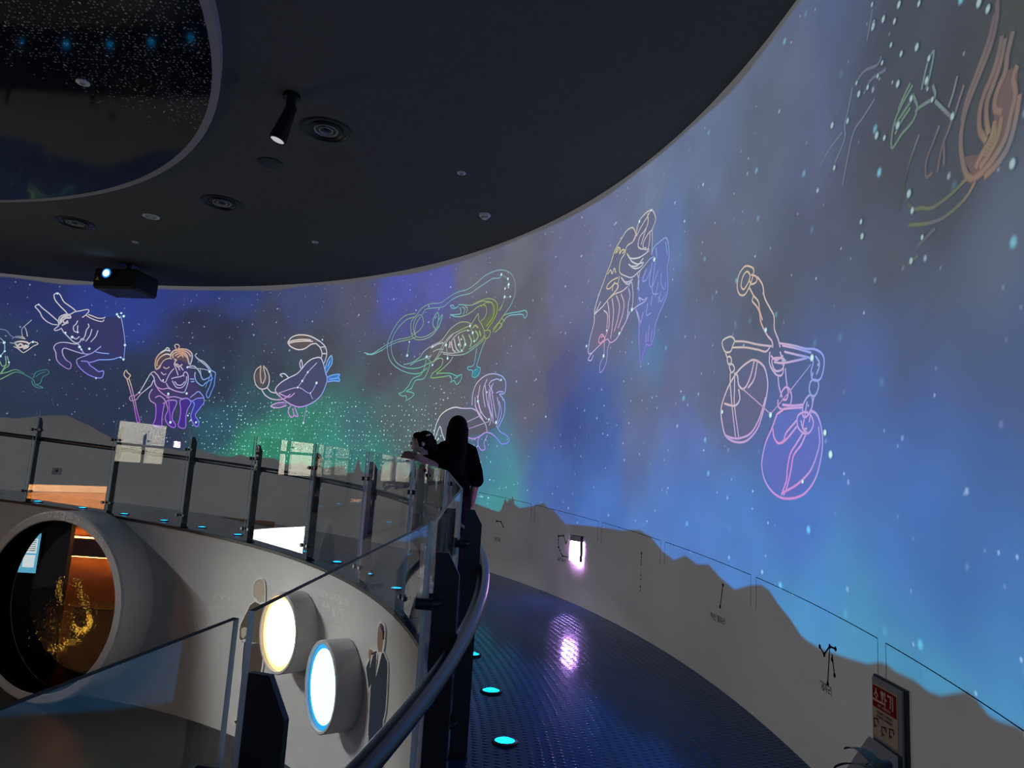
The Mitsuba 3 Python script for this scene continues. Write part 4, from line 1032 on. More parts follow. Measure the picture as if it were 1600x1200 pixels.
for i in range(len(POSTS) - 1):
    a, b = POSTS[i] - 0.0035, POSTS[i + 1] + 0.0035
    za, zb = float(floor_z(a)), float(floor_z(b))
    A, B = cyl(a, za, R_RAIL), cyl(b, zb, R_RAIL)
    up = np.array([0, 0, 1.0])
    lo, hi = 0.055, GLASS_H
    q = np.array([A + up * lo, B + up * lo, B + up * hi, A + up * hi])
    gk = obj('glass_panel', (q, np.array([[0, 1, 2], [0, 2, 3]])), 'glass', rail, label='clear glass panel' if i == 0 else None)
    out = cyl((a + b) / 2, 0, 1.0)
    e = 0.006
    side = lambda p0, p1: (np.array([q[p0] - out * e, q[p1] - out * e, q[p1] + out * e, q[p0] + out * e]), np.array([[0, 1, 2], [0, 2, 3]]))
    obj('polished_rim', side(1, 2), 'glass_edge_lit', gk)
    obj('polished_rim', side(3, 0), 'glass_edge_lit', gk)
    obj('top_rim', side(2, 3), 'glass_edge_shaded', gk)
    obj('bottom_rim', side(0, 1), 'glass_edge_shaded', gk)

# ------------------------------------------------------------------ floor lights along the inner edge of the ramp
ORD = ['nearest', 'second nearest', 'third nearest', 'fourth nearest', 'fifth nearest', 'sixth nearest', 'seventh nearest', 'eighth nearest', 'ninth nearest', 'tenth nearest', 'eleventh nearest', 'twelfth nearest', 'thirteenth nearest', 'fourteenth nearest', 'fifteenth nearest', 'farthest']
for k in range(15, -4, -1):
    t = 1.53993 - 0.0971644 * k
    o = cyl(t, float(floor_z(t)) + 0.001, R_LED)
    nrm = np.array([0, 0, 1.0])
    q = thing('floor_light', f'{ORD[15 - k]} of the small blue lights set in the ramp floor beside the railing' if k >= 0 else f'small blue floor light past the left frame edge, {["first", "second", "third"][-k - 1]} from the edge', 'floor light', 'row of blue floor lights along the ramp edge')
    obj('housing', lathe([(0.060, 0.0), (0.060, 0.004), (0.048, 0.006), (0.047, 0.003)], o, nrm, 24), 'black_plastic', q)
    obj('lens', lathe([(0.047, 0.004), (0.030, 0.011), (0.0005, 0.013)], o, nrm, 24), 'dark', q, smooth=True, emitter=emit(FLOOR_LED, 0.03))

# ------------------------------------------------------------------ porthole in the inner wall
RT = frame_at(RING_TH)
RF = frame_at(RING_TH + RING_YAW)
ax = RF[0]
ctr = cyl(RING_TH, RING_Z, RING_FRONT) - ax * RING_FRONT
k = thing('porthole', 'big round grey porthole tube standing out of the lower white wall', 'porthole')
obj('tube', lathe([(RING_R, 5.90), (RING_R, RING_FRONT + 0.02), (RING_R - 0.02, RING_FRONT), (RING_IN + 0.010, RING_FRONT), (RING_IN, RING_FRONT + 0.010)], ctr, ax, 96), 'paint_ring', k, smooth=35)
obj('liner', lathe([(RING_IN, RING_FRONT + 0.010), (RING_IN, RING_FRONT + 0.06), (RING_R - 0.012, 5.88)], ctr, ax, 96), 'liner_black', k, smooth=True, label='black inner lining')
st, w = hangul('우주망원경', 0.080, 0.2)
st2, w2 = hangul('관측전시실', 0.032, 0.2)


def ring_text(strokes, w, size, at, rad, wid):
    """Lettering bent along the porthole's front face."""
    ms = []
    for l in strokes:
        poly = shapely.LineString(l).segmentize(0.03).buffer(wid / 2, cap_style=3)
        v, f = tri_poly(poly)
        a = at - (v[:, 0] - w / 2) / rad
        rr = rad + v[:, 1] - size / 2
        P = ctr + RF[0] * (RING_FRONT - 0.002) - RF[1] * (rr * np.cos(a))[:, None] + RF[2] * (rr * np.sin(a))[:, None]
        ms.append((P, np.vstack([f, f[:, ::-1]])))
    return join(ms)


obj('lettering', ring_text(st, w, 0.080, 1.50, 0.995, 0.012), 'pale_ink', k)
obj('small_lettering', ring_text(st2 + [[(x + w2 + .02, y) for x, y in s] for s in st2], 2 * w2, 0.032, 0.93, 0.995, 0.005), 'pale_ink', k)
gl = lathe([(RING_R - 0.05, 5.86), (0.001, 5.86)], cyl(RING_TH, RING_Z, 0), RT[0], 64)
obj('pane', gl, 'glass', k)

# glowing flecks of orange and gold set on the pane in a nebula shape
rng = np.random.default_rng(11)
arc = np.array([(1.3901, .136), (1.3704, -.024), (1.3563, -.141), (1.3467, -.26), (1.3424, -.351), (1.3492, -.427), (1.367, -.437), (1.3773, -.392)])
arc2 = np.array([(1.36, -.52), (1.369, -.568), (1.3876, -.593), (1.4005, -.651), (1.422, -.662)])
arc3 = np.array([(1.4235, .12), (1.4221, -.027), (1.4131, -.133)])
flecks = []
for path, n, sp, size in ((arc, 260, .028, .62), (arc[3:], 280, .02, .75), (arc2, 170, .03, .6), (arc3, 110, .025, .55), (np.array([(1.39, -.1), (1.40, -.5), (1.36, -.2), (1.45, -.55)]), 240, .17, .42)):
    p = smooth_line(path * [5.85, 1], 0.01)
    for _ in range(n):
        c = p[rng.integers(len(p))] + rng.normal(0, sp, 2)
        flecks.append((c, size * rng.uniform(.003, .011), rng.uniform()))
vs, fs, cs, m = [], [], [], 0
for c, s, h in flecks:
    th = c[0] / 5.85
    if (c[0] / 5.85 - RING_TH) ** 2 * 34 + (c[1] - RING_Z) ** 2 > 0.74:
        continue
    o = cyl(RING_TH, 0, 5.84) + RT[1] * math.tan(th - RING_TH) * 5.84 + RT[2] * c[1]
    an = rng.uniform(0, 6.28) + np.array([0, 1.3, 2.6, 3.9, 5.2])
    rr = s * rng.uniform(.5, 1.4, 5)
    P = o + (rr * np.cos(an))[:, None] * RT[1] + (rr * np.sin(an))[:, None] * RT[2]
    vs.append(P); fs.append(np.array([[0, 1, 2], [0, 2, 3], [0, 3, 4]]) + m); m += 5
    col = np.array([1.1, 0.42 + 0.35 * h, 0.03 + 0.16 * h * h]) * (0.35 + 0.65 * rng.uniform())
    cs.append(np.tile(col, (5, 1)))
v, f, c = np.vstack(vs), np.vstack(fs), np.vstack(cs)
obj('nebula_picture', mikit.ply((v, facing_in(v, f)), 'dark', color=c, smooth=True), None, k, label='glowing orange nebula flecks', kind='stuff',
    emitter={'type': 'area', 'radiance': {'type': 'mesh_attribute', 'name': 'vertex_color'}, 'sampling_weight': 0.0})

# the little room behind it
obj('wall_porthole_room', wall_band(1.15, 1.80, lambda t: t * 0 + Z_LOW, lambda t: t * 0 + 0.88, 7.40, 40), 'orange_paint', label='orange back wall of the room behind the porthole', kind='structure', smooth=True)
k = thing('wall_cove', 'orange lit cove ledge on the wall seen through the porthole', 'cove light')
q = sbox(1.40 * 7.39, 0.215, 1.75 * 7.39, 0.455)
obj('ledge', slab_on_wall(q, 7.39, 0.14), 'orange_paint', k)
obj('light_strip', slab_on_wall(sbox(1.40 * 7.33, 0.456, 1.75 * 7.33, 0.476), 7.34, 0.02), 'dark', k, emitter=emit((17.0, 5.8, 1.0), 0.3))
obj('light_strip', slab_on_wall(sbox(1.40 * 7.33, 0.196, 1.75 * 7.33, 0.214), 7.33, 0.02), 'dark', k, emitter=emit((11.0, 3.6, 0.6), 0.3))
obj('partition', slab_on_wall(sbox(1.507 * 6.6, Z_LOW, 1.80 * 6.6, 0.86), 6.68, 0.08), 'dark_partition', label='black partition wall behind the left half of the porthole', kind='structure')
k = thing('information_screen', 'blue and white lit screen on the black partition in the porthole', 'screen')
q = sbox(1.560 * 6.59, 0.05, 1.70 * 6.59, 0.56)
obj('frame', slab_on_wall(q.buffer(0.02), 6.598, 0.02), 'black_plastic', k)
obj('display', wrap_poly(q, 6.574), 'dark', k, emitter=emit((0.10, 0.38, 0.55), 0.03))
for (x0, x1, z0, z1) in ((1.568, 1.592, .30, .49), (1.596, 1.68, .30, .49), (1.569, 1.592, .12, .28), (1.596, 1.68, .10, .28)):
    obj('white_page', wrap_poly(sbox(x0 * 6.57, z0, x1 * 6.57, z1), 6.570), 'dark', k, emitter=emit((0.62, 0.70, 0.72), 0.0))
for i in range(6):
    obj('text_row', wrap_poly(sbox(1.570 * 6.57, .33 + .026 * i, 1.590 * 6.57, .338 + .026 * i), 6.568), 'grey_panel', k)
obj('black_cabinet', box(cyl(1.455, -0.76, 6.95), (0.45, 0.52, 0.79), frame_at(1.455), 0.012), 'dark_partition', label='black cabinet in the orange room behind the porthole', cat='cabinet')

# ------------------------------------------------------------------ round light boxes on the inner wall
def light_box(label, th, z, rad, front, col, tint):
    F = frame_at(th); o = cyl(th, z, 0)
    k = thing('round_light_box', label, 'light box')
    obj('drum', lathe([(rad, 5.872), (rad, front + 0.008), (rad - 0.008, front), (rad - 0.026, front), (rad - 0.030, front + 0.006), (rad - 0.030, front + 0.035)], o, F[0], 64), 'paint_ring', k, smooth=35)
    v, f = lathe([(rad - 0.068, front + 0.030), (0.001, front + 0.030)], o, F[0], 64)
    obj('bright_face', (v, facing_in(v, f)), 'dark', k, emitter=emit(col, 0.5))
    v, f = lathe([(rad - 0.030, front + 0.030), (rad - 0.068, front + 0.030)], o, F[0], 64)
    obj('coloured_rim', (v, facing_in(v, f)), 'dark', k, emitter=emit(tint, 0.1))


light_box('round wall drum glowing warm white beside the woman cutout', 0.775, 0.045, 0.368, 5.655, WARM_BOX, (2.2, 1.35, 0.52))
light_box('round wall drum glowing blue white beside the man cutout', 0.602, -0.197, 0.363, 5.655, BLUE_BOX, (0.03, 0.55, 1.25))

# ------------------------------------------------------------------ printed cutout figures and captions on the inner wall
def cutout(name, label, outline, layers):
    k = thing(name, label, 'cutout figure')
    obj('board', slab_on_wall(wall_poly(outline, R_IN - 0.012), R_IN - 0.001, 0.011, 0.08), 'pale_ink', k, smooth=25)
    for i, (part, s, m) in enumerate(layers):
        obj(part, slab_on_wall(wall_poly(s, R_IN - 0.012).intersection(wall_poly(outline, R_IN - 0.012).buffer(-0.004)), R_IN - 0.012, 0.0006 * (i + 1), 0.08), m, k)


scene['print_cream'] = diffuse((0.56, 0.50, 0.40))
scene['print_pale_hair'] = diffuse((0.50, 0.44, 0.34))
scene['print_tan'] = diffuse((0.155, 0.12, 0.085))
scene['print_brown'] = diffuse((0.095, 0.058, 0.042))
scene['print_face'] = diffuse((0.40, 0.26, 0.20))
scene['print_hair'] = diffuse((0.07, 0.045, 0.035))
scene['print_suit'] = diffuse((0.052, 0.062, 0.072))
scene['print_tie'] = diffuse((0.10, 0.06, 0.05))
cutout('woman_cutout', 'printed cutout of a standing woman in brown beside the warm light drum',
       "9096 437 9216 415 9284 368 9290 297 9284 241 9191 214 9205 192 9318 154 9382 93 9460 16 9539 -61 9553 -118 9529 -214 9460 -235 9403 -218 9377 -233 9383 -337 9366 -473 9338 -592 9267 -678 9226 -794 9211 -899 9271 -967 9424 -1008 9393 -1037 9269 -1034 9135 -995 8973 -973 8914 -899 8838 -810 8821 -676 8762 -537 8724 -400 8727 -267 8783 -166 8766 -30 8752 93 8795 144 8866 199 8901 327 8945 406 9010 436",
       [('hair', "9092 426 9200 407 9262 364 9266 299 9257 246 9163 220 9209 331 9175 381 9084 402 8990 389 8942 310 8933 219 8895 209 8926 325 8969 402 9020 426", 'print_pale_hair'),
        ('face', "9085 403 9184 382 9217 330 9203 262 9104 207 9014 193 8938 220 8946 309 8990 389", 'print_cream'),
        ('jacket', "9171 192 9296 149 9356 92 9438 11 9512 -65 9528 -119 9507 -206 9444 -219 9368 -198 9264 -195 9112 -207 8945 -196 8817 -170 8795 -33 8792 83 8836 137 8908 196 9009 177", 'print_tan'),
        ('skirt', "9358 -227 9355 -334 9342 -470 9312 -582 9241 -668 9082 -663 8880 -631 8804 -542 8765 -405 8764 -271 8813 -180 9108 -217", 'print_brown'),
        ('legs', "9221 -676 9182 -789 9163 -893 9085 -896 9022 -834 8985 -697 8992 -653", 'print_cream'),
        ('shoe', "9245 -970 9383 -1006 9356 -1023 9262 -1018 9148 -984 9073 -907 9160 -900", 'print_hair'),
        ('hand', "9480 -111 9406 -84 9282 -79 9232 -102 9300 -150 9388 -200 9457 -179", 'print_cream')])
cutout('man_cutout', 'printed cutout of a standing man in a dark suit holding a pipe',
       "4834 441 4953 419 4993 373 4980 292 4962 221 5052 196 5181 202 5240 167 5239 111 5316 63 5310 27 5235 -27 5169 -91 5106 -118 5052 -91 5050 -181 5017 -301 5024 -391 4976 -435 4961 -546 4936 -637 4916 -736 4900 -1100 4300 -1100 4287 -600 4322 -510 4395 -359 4396 -326 4415 -221 4351 -134 4358 -17 4407 145 4442 192 4658 242 4628 290 4653 394 4715 431",
       [('face', "4859 417 4939 388 4952 341 4930 252 4852 208 4729 226 4704 281 4712 351 4766 408", 'print_face'),
        ('hair', "4899 413 4816 424 4726 412 4677 377 4672 324 4721 316 4762 367 4851 389", 'print_hair'),
        ('suit', "4978 180 4897 195 4837 156 4722 211 4651 230 4462 188 4432 142 4379 -21 4377 -137 4441 -225 4417 -330 4420 -364 4347 -515 4317 -598 4310 -1090 4890 -1090 4897 -724 4908 -631 4933 -541 4952 -431 4991 -385 4993 -297 5021 -176 5039 -44 5109 -100 5206 -23 5277 32 5193 99 5077 142", 'print_suit'),
        ('shirt', "4930 200 4890 120 4858 30 4800 90 4700 222 4790 205 4837 170", 'pale_ink'),
        ('tie', "4856 190 4880 150 4862 50 4825 140", 'print_tie'),
        ('hand', "5175 189 5063 188 5119 155 5138 111 5212 117 5216 170", 'print_face'),
        ('cuff', "5103 143 5123 99 5121 53 5079 114 5053 145", 'pale_ink'),
        ('pipe', "5122 162 4928 205 4909 199 5070 159", 'print_hair'),
        ('trouser_crease', "4729 -423 4709 -420 4602 -660 4560 -1080 4600 -1080 4622 -664", 'print_hair')])


def caption(rows, th, z):
    for text, size, dz in rows:
        st, w = hangul(text, size, 0.1)
        q = turned(shapely.affinity.translate(stroke_poly(st, size * 0.13), -w / 2, 0), th, z - dz, R_IN)
        obj('caption', wrap_poly(q, R_IN - 0.0015, 0.05), 'pale_ink', 'wall_inner')


caption([('새로운 우주관을 제시', 0.062, 0.0), ('은하 발견자', 0.082, 0.115), ('우리 은하 너머의 은하를 처음으로 발견하고 우주', 0.024, 0.165), ('의 크기를 새롭게 밝혀낸 과학자', 0.024, 0.215)], 0.668, 0.41)
caption([('별의 밝기를 재다', 0.05, 0.0), ('변광성으로 거리를 재는 방법을 밝힘', 0.022, 0.06), ('하버드 천문대의 계산 연구원', 0.022, 0.13), ('우주의 거리를 재는 자', 0.022, 0.165)], 1.005, 0.13)

# ------------------------------------------------------------------ purple wall lamp, socket
def wall_lamp(label, th, zc):
    F = frame_at(th)
    k = thing('wall_lamp', label, 'wall lamp')
    obj('cap', box(cyl(th, zc + 0.095, 7.523), (0.036, 0.172, 0.048), F, 0.005), 'white_plastic', k)
    obj('side_plate', box(cyl(th - 0.0118, zc + 0.012, 7.518), (0.022, 0.005, 0.215), F), 'black_plastic', k)
    obj('top_plate', box(cyl(th, zc + 0.121, 7.522), (0.026, 0.180, 0.003), F), 'black_plastic', k)
    obj('bright_body', box(cyl(th + 0.0002, zc - 0.014, 7.516), (0.022, 0.170, 0.166), F, 0.005), 'dark', k, emitter=emit(WALL_LAMP, 0.4))
    obj('back_glow', box(cyl(th, zc - 0.014, 7.534), (0.014, 0.172, 0.168), F), 'dark', k, emitter=emit(WALL_LAMP, 0.4))  # added glowing slab that throws the lamp's halo onto the wall
    obj('bulb_tip', lathe([(0.0005, -0.032), (0.022, -0.022), (0.026, 0.0)], cyl(th - 0.003, zc - 0.094, 7.512), (0, 0, 1), 20), 'dark', k, smooth=True, emitter=emit(WALL_LAMP, 0.05))


wall_lamp('small box lamp glowing violet white low on the outer wall', 0.4615, float(floor_z(0.4615)) + 0.46)
wall_lamp('violet box lamp on the far wall outside the frame, mirrored in the railing glass', 3.125, 2.14)
th = 1.634
F = frame_at(th)
k = thing('wall_socket', 'grey square socket plate on the dark wall behind the left railing glass', 'socket')
obj('plate', box(cyl(th, 1.363, 7.535), (0.012, 0.135, 0.10), F, 0.003), 'white_plastic', k)
obj('hole', lathe([(0.016, 7.528), (0.0005, 7.528)], cyl(th - 0.004, 1.37, 0), F[0], 16), 'black_plastic', k)

# ------------------------------------------------------------------ things on the ceiling
def on_ceiling(name, label, cat, xy, parts, group=None, z=Z_CEIL):
    k = thing(name, label, cat, group)
    for part, prof, mat, *em in parts:
        v, f = lathe([(r, -h) for r, h in prof], (*xy, z), (0, 0, 1), 40)
        obj(part, (v, f), mat, k, smooth=40, **({'emitter': em[0]} if em else {}))
    return k


for xy, label in (((4.485, 2.365), 'black round air diffuser beside the ceiling spotlight'), ((2.985, 4.035), 'black round air diffuser in the middle of three, right of the white downlight'), ((0.93, 4.92), 'black round air diffuser above the projector, leftmost')):
    parts = [('flange', [(0.205, 0.0), (0.205, 0.006), (0.192, 0.012), (0.178, 0.010), (0.170, 0.001)], 'black_plastic')]
    for i, r in enumerate((0.135, 0.092, 0.055)):
        parts.append(('cone', [(r - 0.012, 0.002), (r - 0.004, 0.012), (r, 0.013), (r + 0.003, 0.003)], 'grey_panel' if i else 'black_plastic'))
    parts.append(('back_plate', [(0.176, 0.002), (0.0005, 0.002)], 'black_plastic'))  # flat black disc painted in place of the shaded open throat
    parts.append(('hub', [(0.022, 0.0), (0.020, 0.014), (0.0005, 0.018)], 'rail_metal'))
    on_ceiling('air_diffuser', label, 'air vent', xy, parts)
on_ceiling('ceiling_speaker', 'plain black round grille below the large air diffuser', 'speaker', (3.82, 3.02), [('grille', [(0.108, 0.0), (0.108, 0.006), (0.095, 0.010), (0.0005, 0.011)], 'black_plastic')])
on_ceiling('downlight', 'white ringed recessed downlight between two black diffusers', 'ceiling light', (1.99, 4.56), [('ring', [(0.088, 0.0), (0.088, 0.006), (0.070, 0.011), (0.060, 0.004)], 'white_plastic'), ('reflector', [(0.062, 0.003), (0.0005, -0.0)], 'grey_panel'), ('lamp_cap', [(0.020, 0.0), (0.016, 0.010), (0.0005, 0.012)], 'white_plastic')])
for xy, label in (((5.53, 2.99), 'small white sprinkler on the open ceiling, nearest the right wall'), ((3.67, 5.08), 'tiny white sprinkler above the green dragon drawing'), ((1.33, 5.49), 'tiny sprinkler beside the projector')):
    on_ceiling('sprinkler', label, 'sprinkler', xy, [('plate', [(0.040, 0.0), (0.040, 0.004), (0.030, 0.012), (0.018, 0.012)], 'white_plastic'), ('nozzle', [(0.017, 0.008), (0.010, 0.022), (0.0005, 0.026)], 'grey_panel')])
on_ceiling('smoke_detector', 'white domed smoke detector close to the right wall', 'smoke detector', (5.71, 3.92), [('base', [(0.060, 0.0), (0.060, 0.014), (0.050, 0.026), (0.034, 0.030)], 'white_plastic'), ('slots', [(0.033, 0.029), (0.030, 0.038)], 'black_plastic'), ('dome', [(0.032, 0.036), (0.030, 0.046), (0.018, 0.053), (0.0005, 0.055)], 'white_plastic')])
on_ceiling('sprinkler', 'white ring sprinkler on the starry ceiling disc', 'sprinkler', (2.95, 1.70), [('plate', [(0.045, 0.0), (0.045, 0.008), (0.022, 0.014), (0.018, 0.006)], 'white_plastic'), ('nozzle', [(0.016, 0.006), (0.009, 0.022), (0.0005, 0.024)], 'grey_panel')], z=Z_PLATE + 0.002)

k = thing('ceiling_spotlight', 'black tubular spotlight hanging from the ceiling', 'spotlight')
o = np.array([4.36, 1.87, Z_CEIL])
obj('base', lathe([(0.062, 0.0), (0.062, -0.035), (0.0005, -0.036)], o, (0, 0, 1), 32), 'black_plastic', k, smooth=40)
obj('stem', tube([o + [0, 0, -0.03], o + [0.0, 0.0, -0.17]], 0.034, 20), 'black_plastic', k, smooth=40)
hd = np.array([-0.15, -0.05, -0.60]); hd /= np.linalg.norm(hd)
p0 = o + [0, 0, -0.13]
obj('lamp_head', lathe([(0.0005, -0.05), (0.038, -0.045), (0.042, 0.02), (0.062, 0.23), (0.062, 0.25), (0.050, 0.25), (0.048, 0.235)], p0, hd, 32), 'black_plastic', k, smooth=40)
obj('lens', lathe([(0.050, 0.243), (0.0005, 0.243)], p0, hd, 32), 'dark', k, emitter=emit(SPOT_LENS, 0.02))

k = thing('lighting_bar', 'added black ceiling bar of spotlight heads outside the left frame edge, brightening the lower wall', 'spotlight bar')
o = np.array([-4.6, 4.2, Z_CEIL])  # added unseen lamps, their cones shaped to light only the lower white wall
aim = np.array([4.68, 3.50, -1.0])
hd = aim - o; side = np.array([-hd[1], hd[0], 0]) / np.hypot(hd[0], hd[1])
obj('bar', tube([o - side * 1.45 + [0, 0, -0.10], o + side * 1.45 + [0, 0, -0.10]], 0.025, 12), 'black_plastic', k, smooth=40)
for i in range(9):
    p0 = o + side * (i - 4) * 0.32 + [0, 0, -0.16]
    hd = aim + side * (i - 4) * 0.06 - p0; hd /= np.linalg.norm(hd)
    obj('hanger', tube([p0 + [0, 0, 0.16], p0], 0.014, 10), 'black_plastic', k, smooth=40)
    obj('lamp_head', lathe([(0.0005, -0.08), (0.05, -0.07), (0.062, 0.02), (0.075, 0.20), (0.075, 0.22), (0.062, 0.22), (0.060, 0.19)], p0, hd, 24), 'black_plastic', k, smooth=40)
    scene[f'added_spot_beam_{i}'] = {'type': 'spot', 'to_world': T().look_at(origin=(p0 + hd * 0.24).tolist(), target=(p0 + hd * 9).tolist(), up=[0, 0, 1]), 'intensity': rgb(*SPOT_POWER), 'cutoff_angle': 13.0, 'beam_width': 7.5, 'sampling_weight': 0.25}

# projector
th = 1.462
F = frame_at(th)
c = cyl(th, Z_CEIL - 0.27, 6.55)
k = thing('projector', 'black ceiling projector with a glowing cyan lens above the bull drawing', 'projector')
obj('body', box(c, (0.52, 0.62, 0.28), F, 0.03), 'black_plastic', k)
obj('mount', join([tube([c + [0, 0, 0.12], c + [0, 0, 0.27]], 0.03, 14), box(c + [0, 0, 0.262], (0.22, 0.22, 0.012), F)]), 'black_plastic', k)
lc = c - F[0] * 0.26 + F[1] * 0.09 + F[2] * 0.055
obj('lens_barrel', lathe([(0.080, 0.02), (0.080, -0.045), (0.068, -0.045), (0.066, -0.01)], lc, F[0], 32), 'black_plastic', k, smooth=40)
v, f = lathe([(0.046, -0.045), (0.025, -0.052), (0.0005, -0.055)], lc, F[0], 32)
obj('lens', (v, facing_in(v, f)), 'dark', k, smooth=True, emitter=emit((2.5, 6.0, 9.0), 0.03))
v, f = lathe([(0.067, -0.036), (0.046, -0.045)], lc, F[0], 32)
obj('lens_rim', (v, facing_in(v, f)), 'dark', k, smooth=True, emitter=emit((0.01, 0.28, 0.85), 0.0))
tri = np.array([[0, 0.030], [-0.026, -0.022], [0.026, -0.022]])
tc = c - F[0] * 0.263 + F[1] * 0.235 - F[2] * 0.01
P = np.array([tc + F[1] * a + F[2] * b for a, b in tri])
scene['warning_yellow'] = diffuse((0.85, 0.78, 0.05))
obj('warning_sticker', (np.vstack([P, P - F[0] * 0.002]), np.array([[0, 1, 2], [5, 4, 3], [0, 3, 4], [0, 4, 1], [1, 4, 5], [1, 5, 2], [2, 5, 3], [2, 3, 0]])), 'warning_yellow', k)

# ------------------------------------------------------------------ fire extinguisher stand and plant at the right
k = thing('extinguisher_sign', 'red and cream fire extinguisher sign stand against the right wall', 'sign')
tc = -0.0315
F = frame_at(tc)
fz = float(floor_z(tc))
obj('backing_board', slab_on_wall(sbox(-0.0465 * 7.5, fz, -0.0150 * 7.5, fz + 0.597), R_WALL - 0.006, 0.010), 'dark_partition', k)
obj('face_panel', slab_on_wall(sbox(-0.0440 * 7.5, fz + 0.30, -0.0160 * 7.5, fz + 0.590), R_WALL - 0.016, 0.008), 'grey_panel', k)
scene['sign_cream'] = diffuse((0.66, 0.56, 0.40))
scene['sign_red'] = diffuse((0.33, 0.022, 0.020))
scene['sign_pink'] = diffuse((0.85, 0.62, 0.55))
r0 = R_WALL - 0.0245
obj('poster', slab_on_wall(sbox(-0.0405 * r0, fz + 0.385, -0.0165 * r0, fz + 0.570), r0, 0.002), 'sign_cream', k)
obj('red_header', slab_on_wall(sbox(-0.0398 * r0, fz + 0.487, -0.0172 * r0, fz + 0.563), r0 - 0.002, 0.001), 'sign_red', k)
st, w = hangul('소화기', 0.044, 0.18)
obj('lettering', wrap_poly(turned(shapely.affinity.translate(stroke_poly(st, 0.0075), -w / 2, 0), tc + 0.003, fz + 0.509, r0), r0 - 0.0045, 0.05), 'sign_pink', k)
st, w = hangul('소화기 사용방법 안내', 0.009, 0.1)
obj('small_lettering', wrap_poly(turned(shapely.affinity.translate(stroke_poly(st, 0.0014), -w / 2, 0), tc + 0.003, fz + 0.494, r0), r0 - 0.0045, 0.05), 'sign_pink', k)
ink = []
for j in range(2):
    st, w = hangul('안전핀을 뽑고 호스를 잡는다', 0.0085, 0.05)
    ink.append(turned(shapely.affinity.translate(stroke_poly(st, 0.0012), -w / 2, 0), tc + 0.003, fz + 0.470 - 0.014 * j, r0))
for dx, dz in ((-.055, 0), (.0, -.014), (.055, -.004)):
    L = [[(dx - .02, .02), (dx + .01, .024)], [(dx - .02, .02), (dx - .018, -.012)], [(dx - .018, -.004), (dx - .005, -.004)], [(dx + .002, .024), (dx + .012, .01)]]
    ink.append(turned(stroke_poly(L, 0.004), tc + 0.003, fz + 0.425 + dz, r0))
obj('pictograms', wrap_poly(shapely.union_all(ink), r0 - 0.0045, 0.05), 'print_hair', k)
# sloping holder under the poster
a, b = -0.0440, -0.0160
top, low = fz + 0.375, fz + 0.16
ridge = [cyl(a, top, R_WALL - 0.04), cyl(b, top, R_WALL - 0.04), cyl(b, low, R_WALL - 0.19), cyl(a, low, R_WALL - 0.19)]
base = [cyl(a, low - 0.02, R_WALL - 0.04), cyl(b, low - 0.02, R_WALL - 0.04)]
v = np.array(ridge + base)
obj('sloping_holder', (v, np.array([[0, 1, 2], [0, 2, 3], [0, 3, 4], [1, 5, 2], [2, 5, 4], [2, 4, 3]])), 'grey_panel', k)
obj('stand_leg', box(cyl(tc, fz + 0.075, 7.43), (0.05, 0.16, 0.15), F, 0.004), 'grey_panel', k)

k = thing('potted_plant', 'dark strap leaved potted plant in front of the extinguisher sign', 'plant')
tp = -0.0785
pc = cyl(tp, 0, 7.35)
pz = float(floor_z(tp))
F = frame_at(tp)
obj('pot', lathe([(0.0005, 0.002), (0.075, 0.002), (0.095, 0.27), (0.10, 0.27), (0.10, 0.285), (0.088, 0.285), (0.086, 0.265)], pc + [0, 0, pz], (0, 0, 1), 28), 'dark_partition', k, smooth=40)
obj('soil', lathe([(0.088, 0.26), (0.0005, 0.27)], pc + [0, 0, pz], (0, 0, 1), 20), 'dark_partition', k)
scene['leaf'] = princ((0.014, 0.016, 0.010), rough=0.45)
obj('stem', tube([pc + [0, 0, pz + 0.26], pc + [0, 0, pz + 0.42]], 0.010, 10), 'leaf', k, smooth=True)
# each leaf: direction along the wall, out of the wall, length, rise of its arch, droop of its tip
for al, ou, ln, rise, tip in ((1.0, -.10, .27, .035, .0), (1.0, -.18, .30, .012, -.075), (.45, -.9, .13, .02, -.04), (-.3, -.9, .17, .03, -.05), (-.9, -.4, .16, .03, -.03), (-.8, .1, .13, .03, -.01), (.7, -.6, .16, .0, -.10), (-.5, -.8, .17, .0, -.09), (0, -1, .17, .01, -.07), (-1, -.1, .18, .02, -.04), (.6, .12, .07, .03, .035), (.2, -.3, .06, .03, .03)):
    t = np.linspace(0, 1, 12)
    d = F[1] * al + F[0] * ou
    d /= np.linalg.norm(d)
    side = np.array([-d[1], d[0], 0])
    h = rise * np.sin(np.pi * 0.75 * t) / np.sin(np.pi * 0.75) * 0 + (4 * rise - tip) * t * 1.0 * (1 - t) + tip * t
    mid = pc + [0, 0, pz + 0.415] + d * (ln * t[:, None]) + np.array([0, 0, 1.0]) * h[:, None]
    wd = 0.021 * np.sin(np.clip(t * 0.86 + 0.14, 0, 1) * np.pi) ** 0.7 + 0.001
    P = np.stack([mid + side * wd[:, None], mid - [0, 0, 0.005], mid - side * wd[:, None]], 1)
    obj('leaf', grid(P), 'leaf', k, smooth=True)
# ------------------------------------------------------------------ the two visitors at the railing
def limb(chain, seg=18):
    """Hull of balls along a chain of (point, radius): tapering limbs that join at their shared balls."""
    balls = [m3.Manifold.sphere(float(r), seg).translate([float(x) for x in p]) for p, r in chain]
    if len(balls) == 1:
        return balls[0]
    return m3.Manifold.batch_boolean([m3.Manifold.batch_hull([a, b]) for a, b in zip(balls[:-1], balls[1:])], m3.OpType.Add)


def ell(c, r, seg=24, rot=(0, 0, 0)):
    return m3.Manifold.sphere(1.0, seg).scale([float(x) for x in r]).rotate([float(x) for x in rot]).translate([float(x) for x in c])


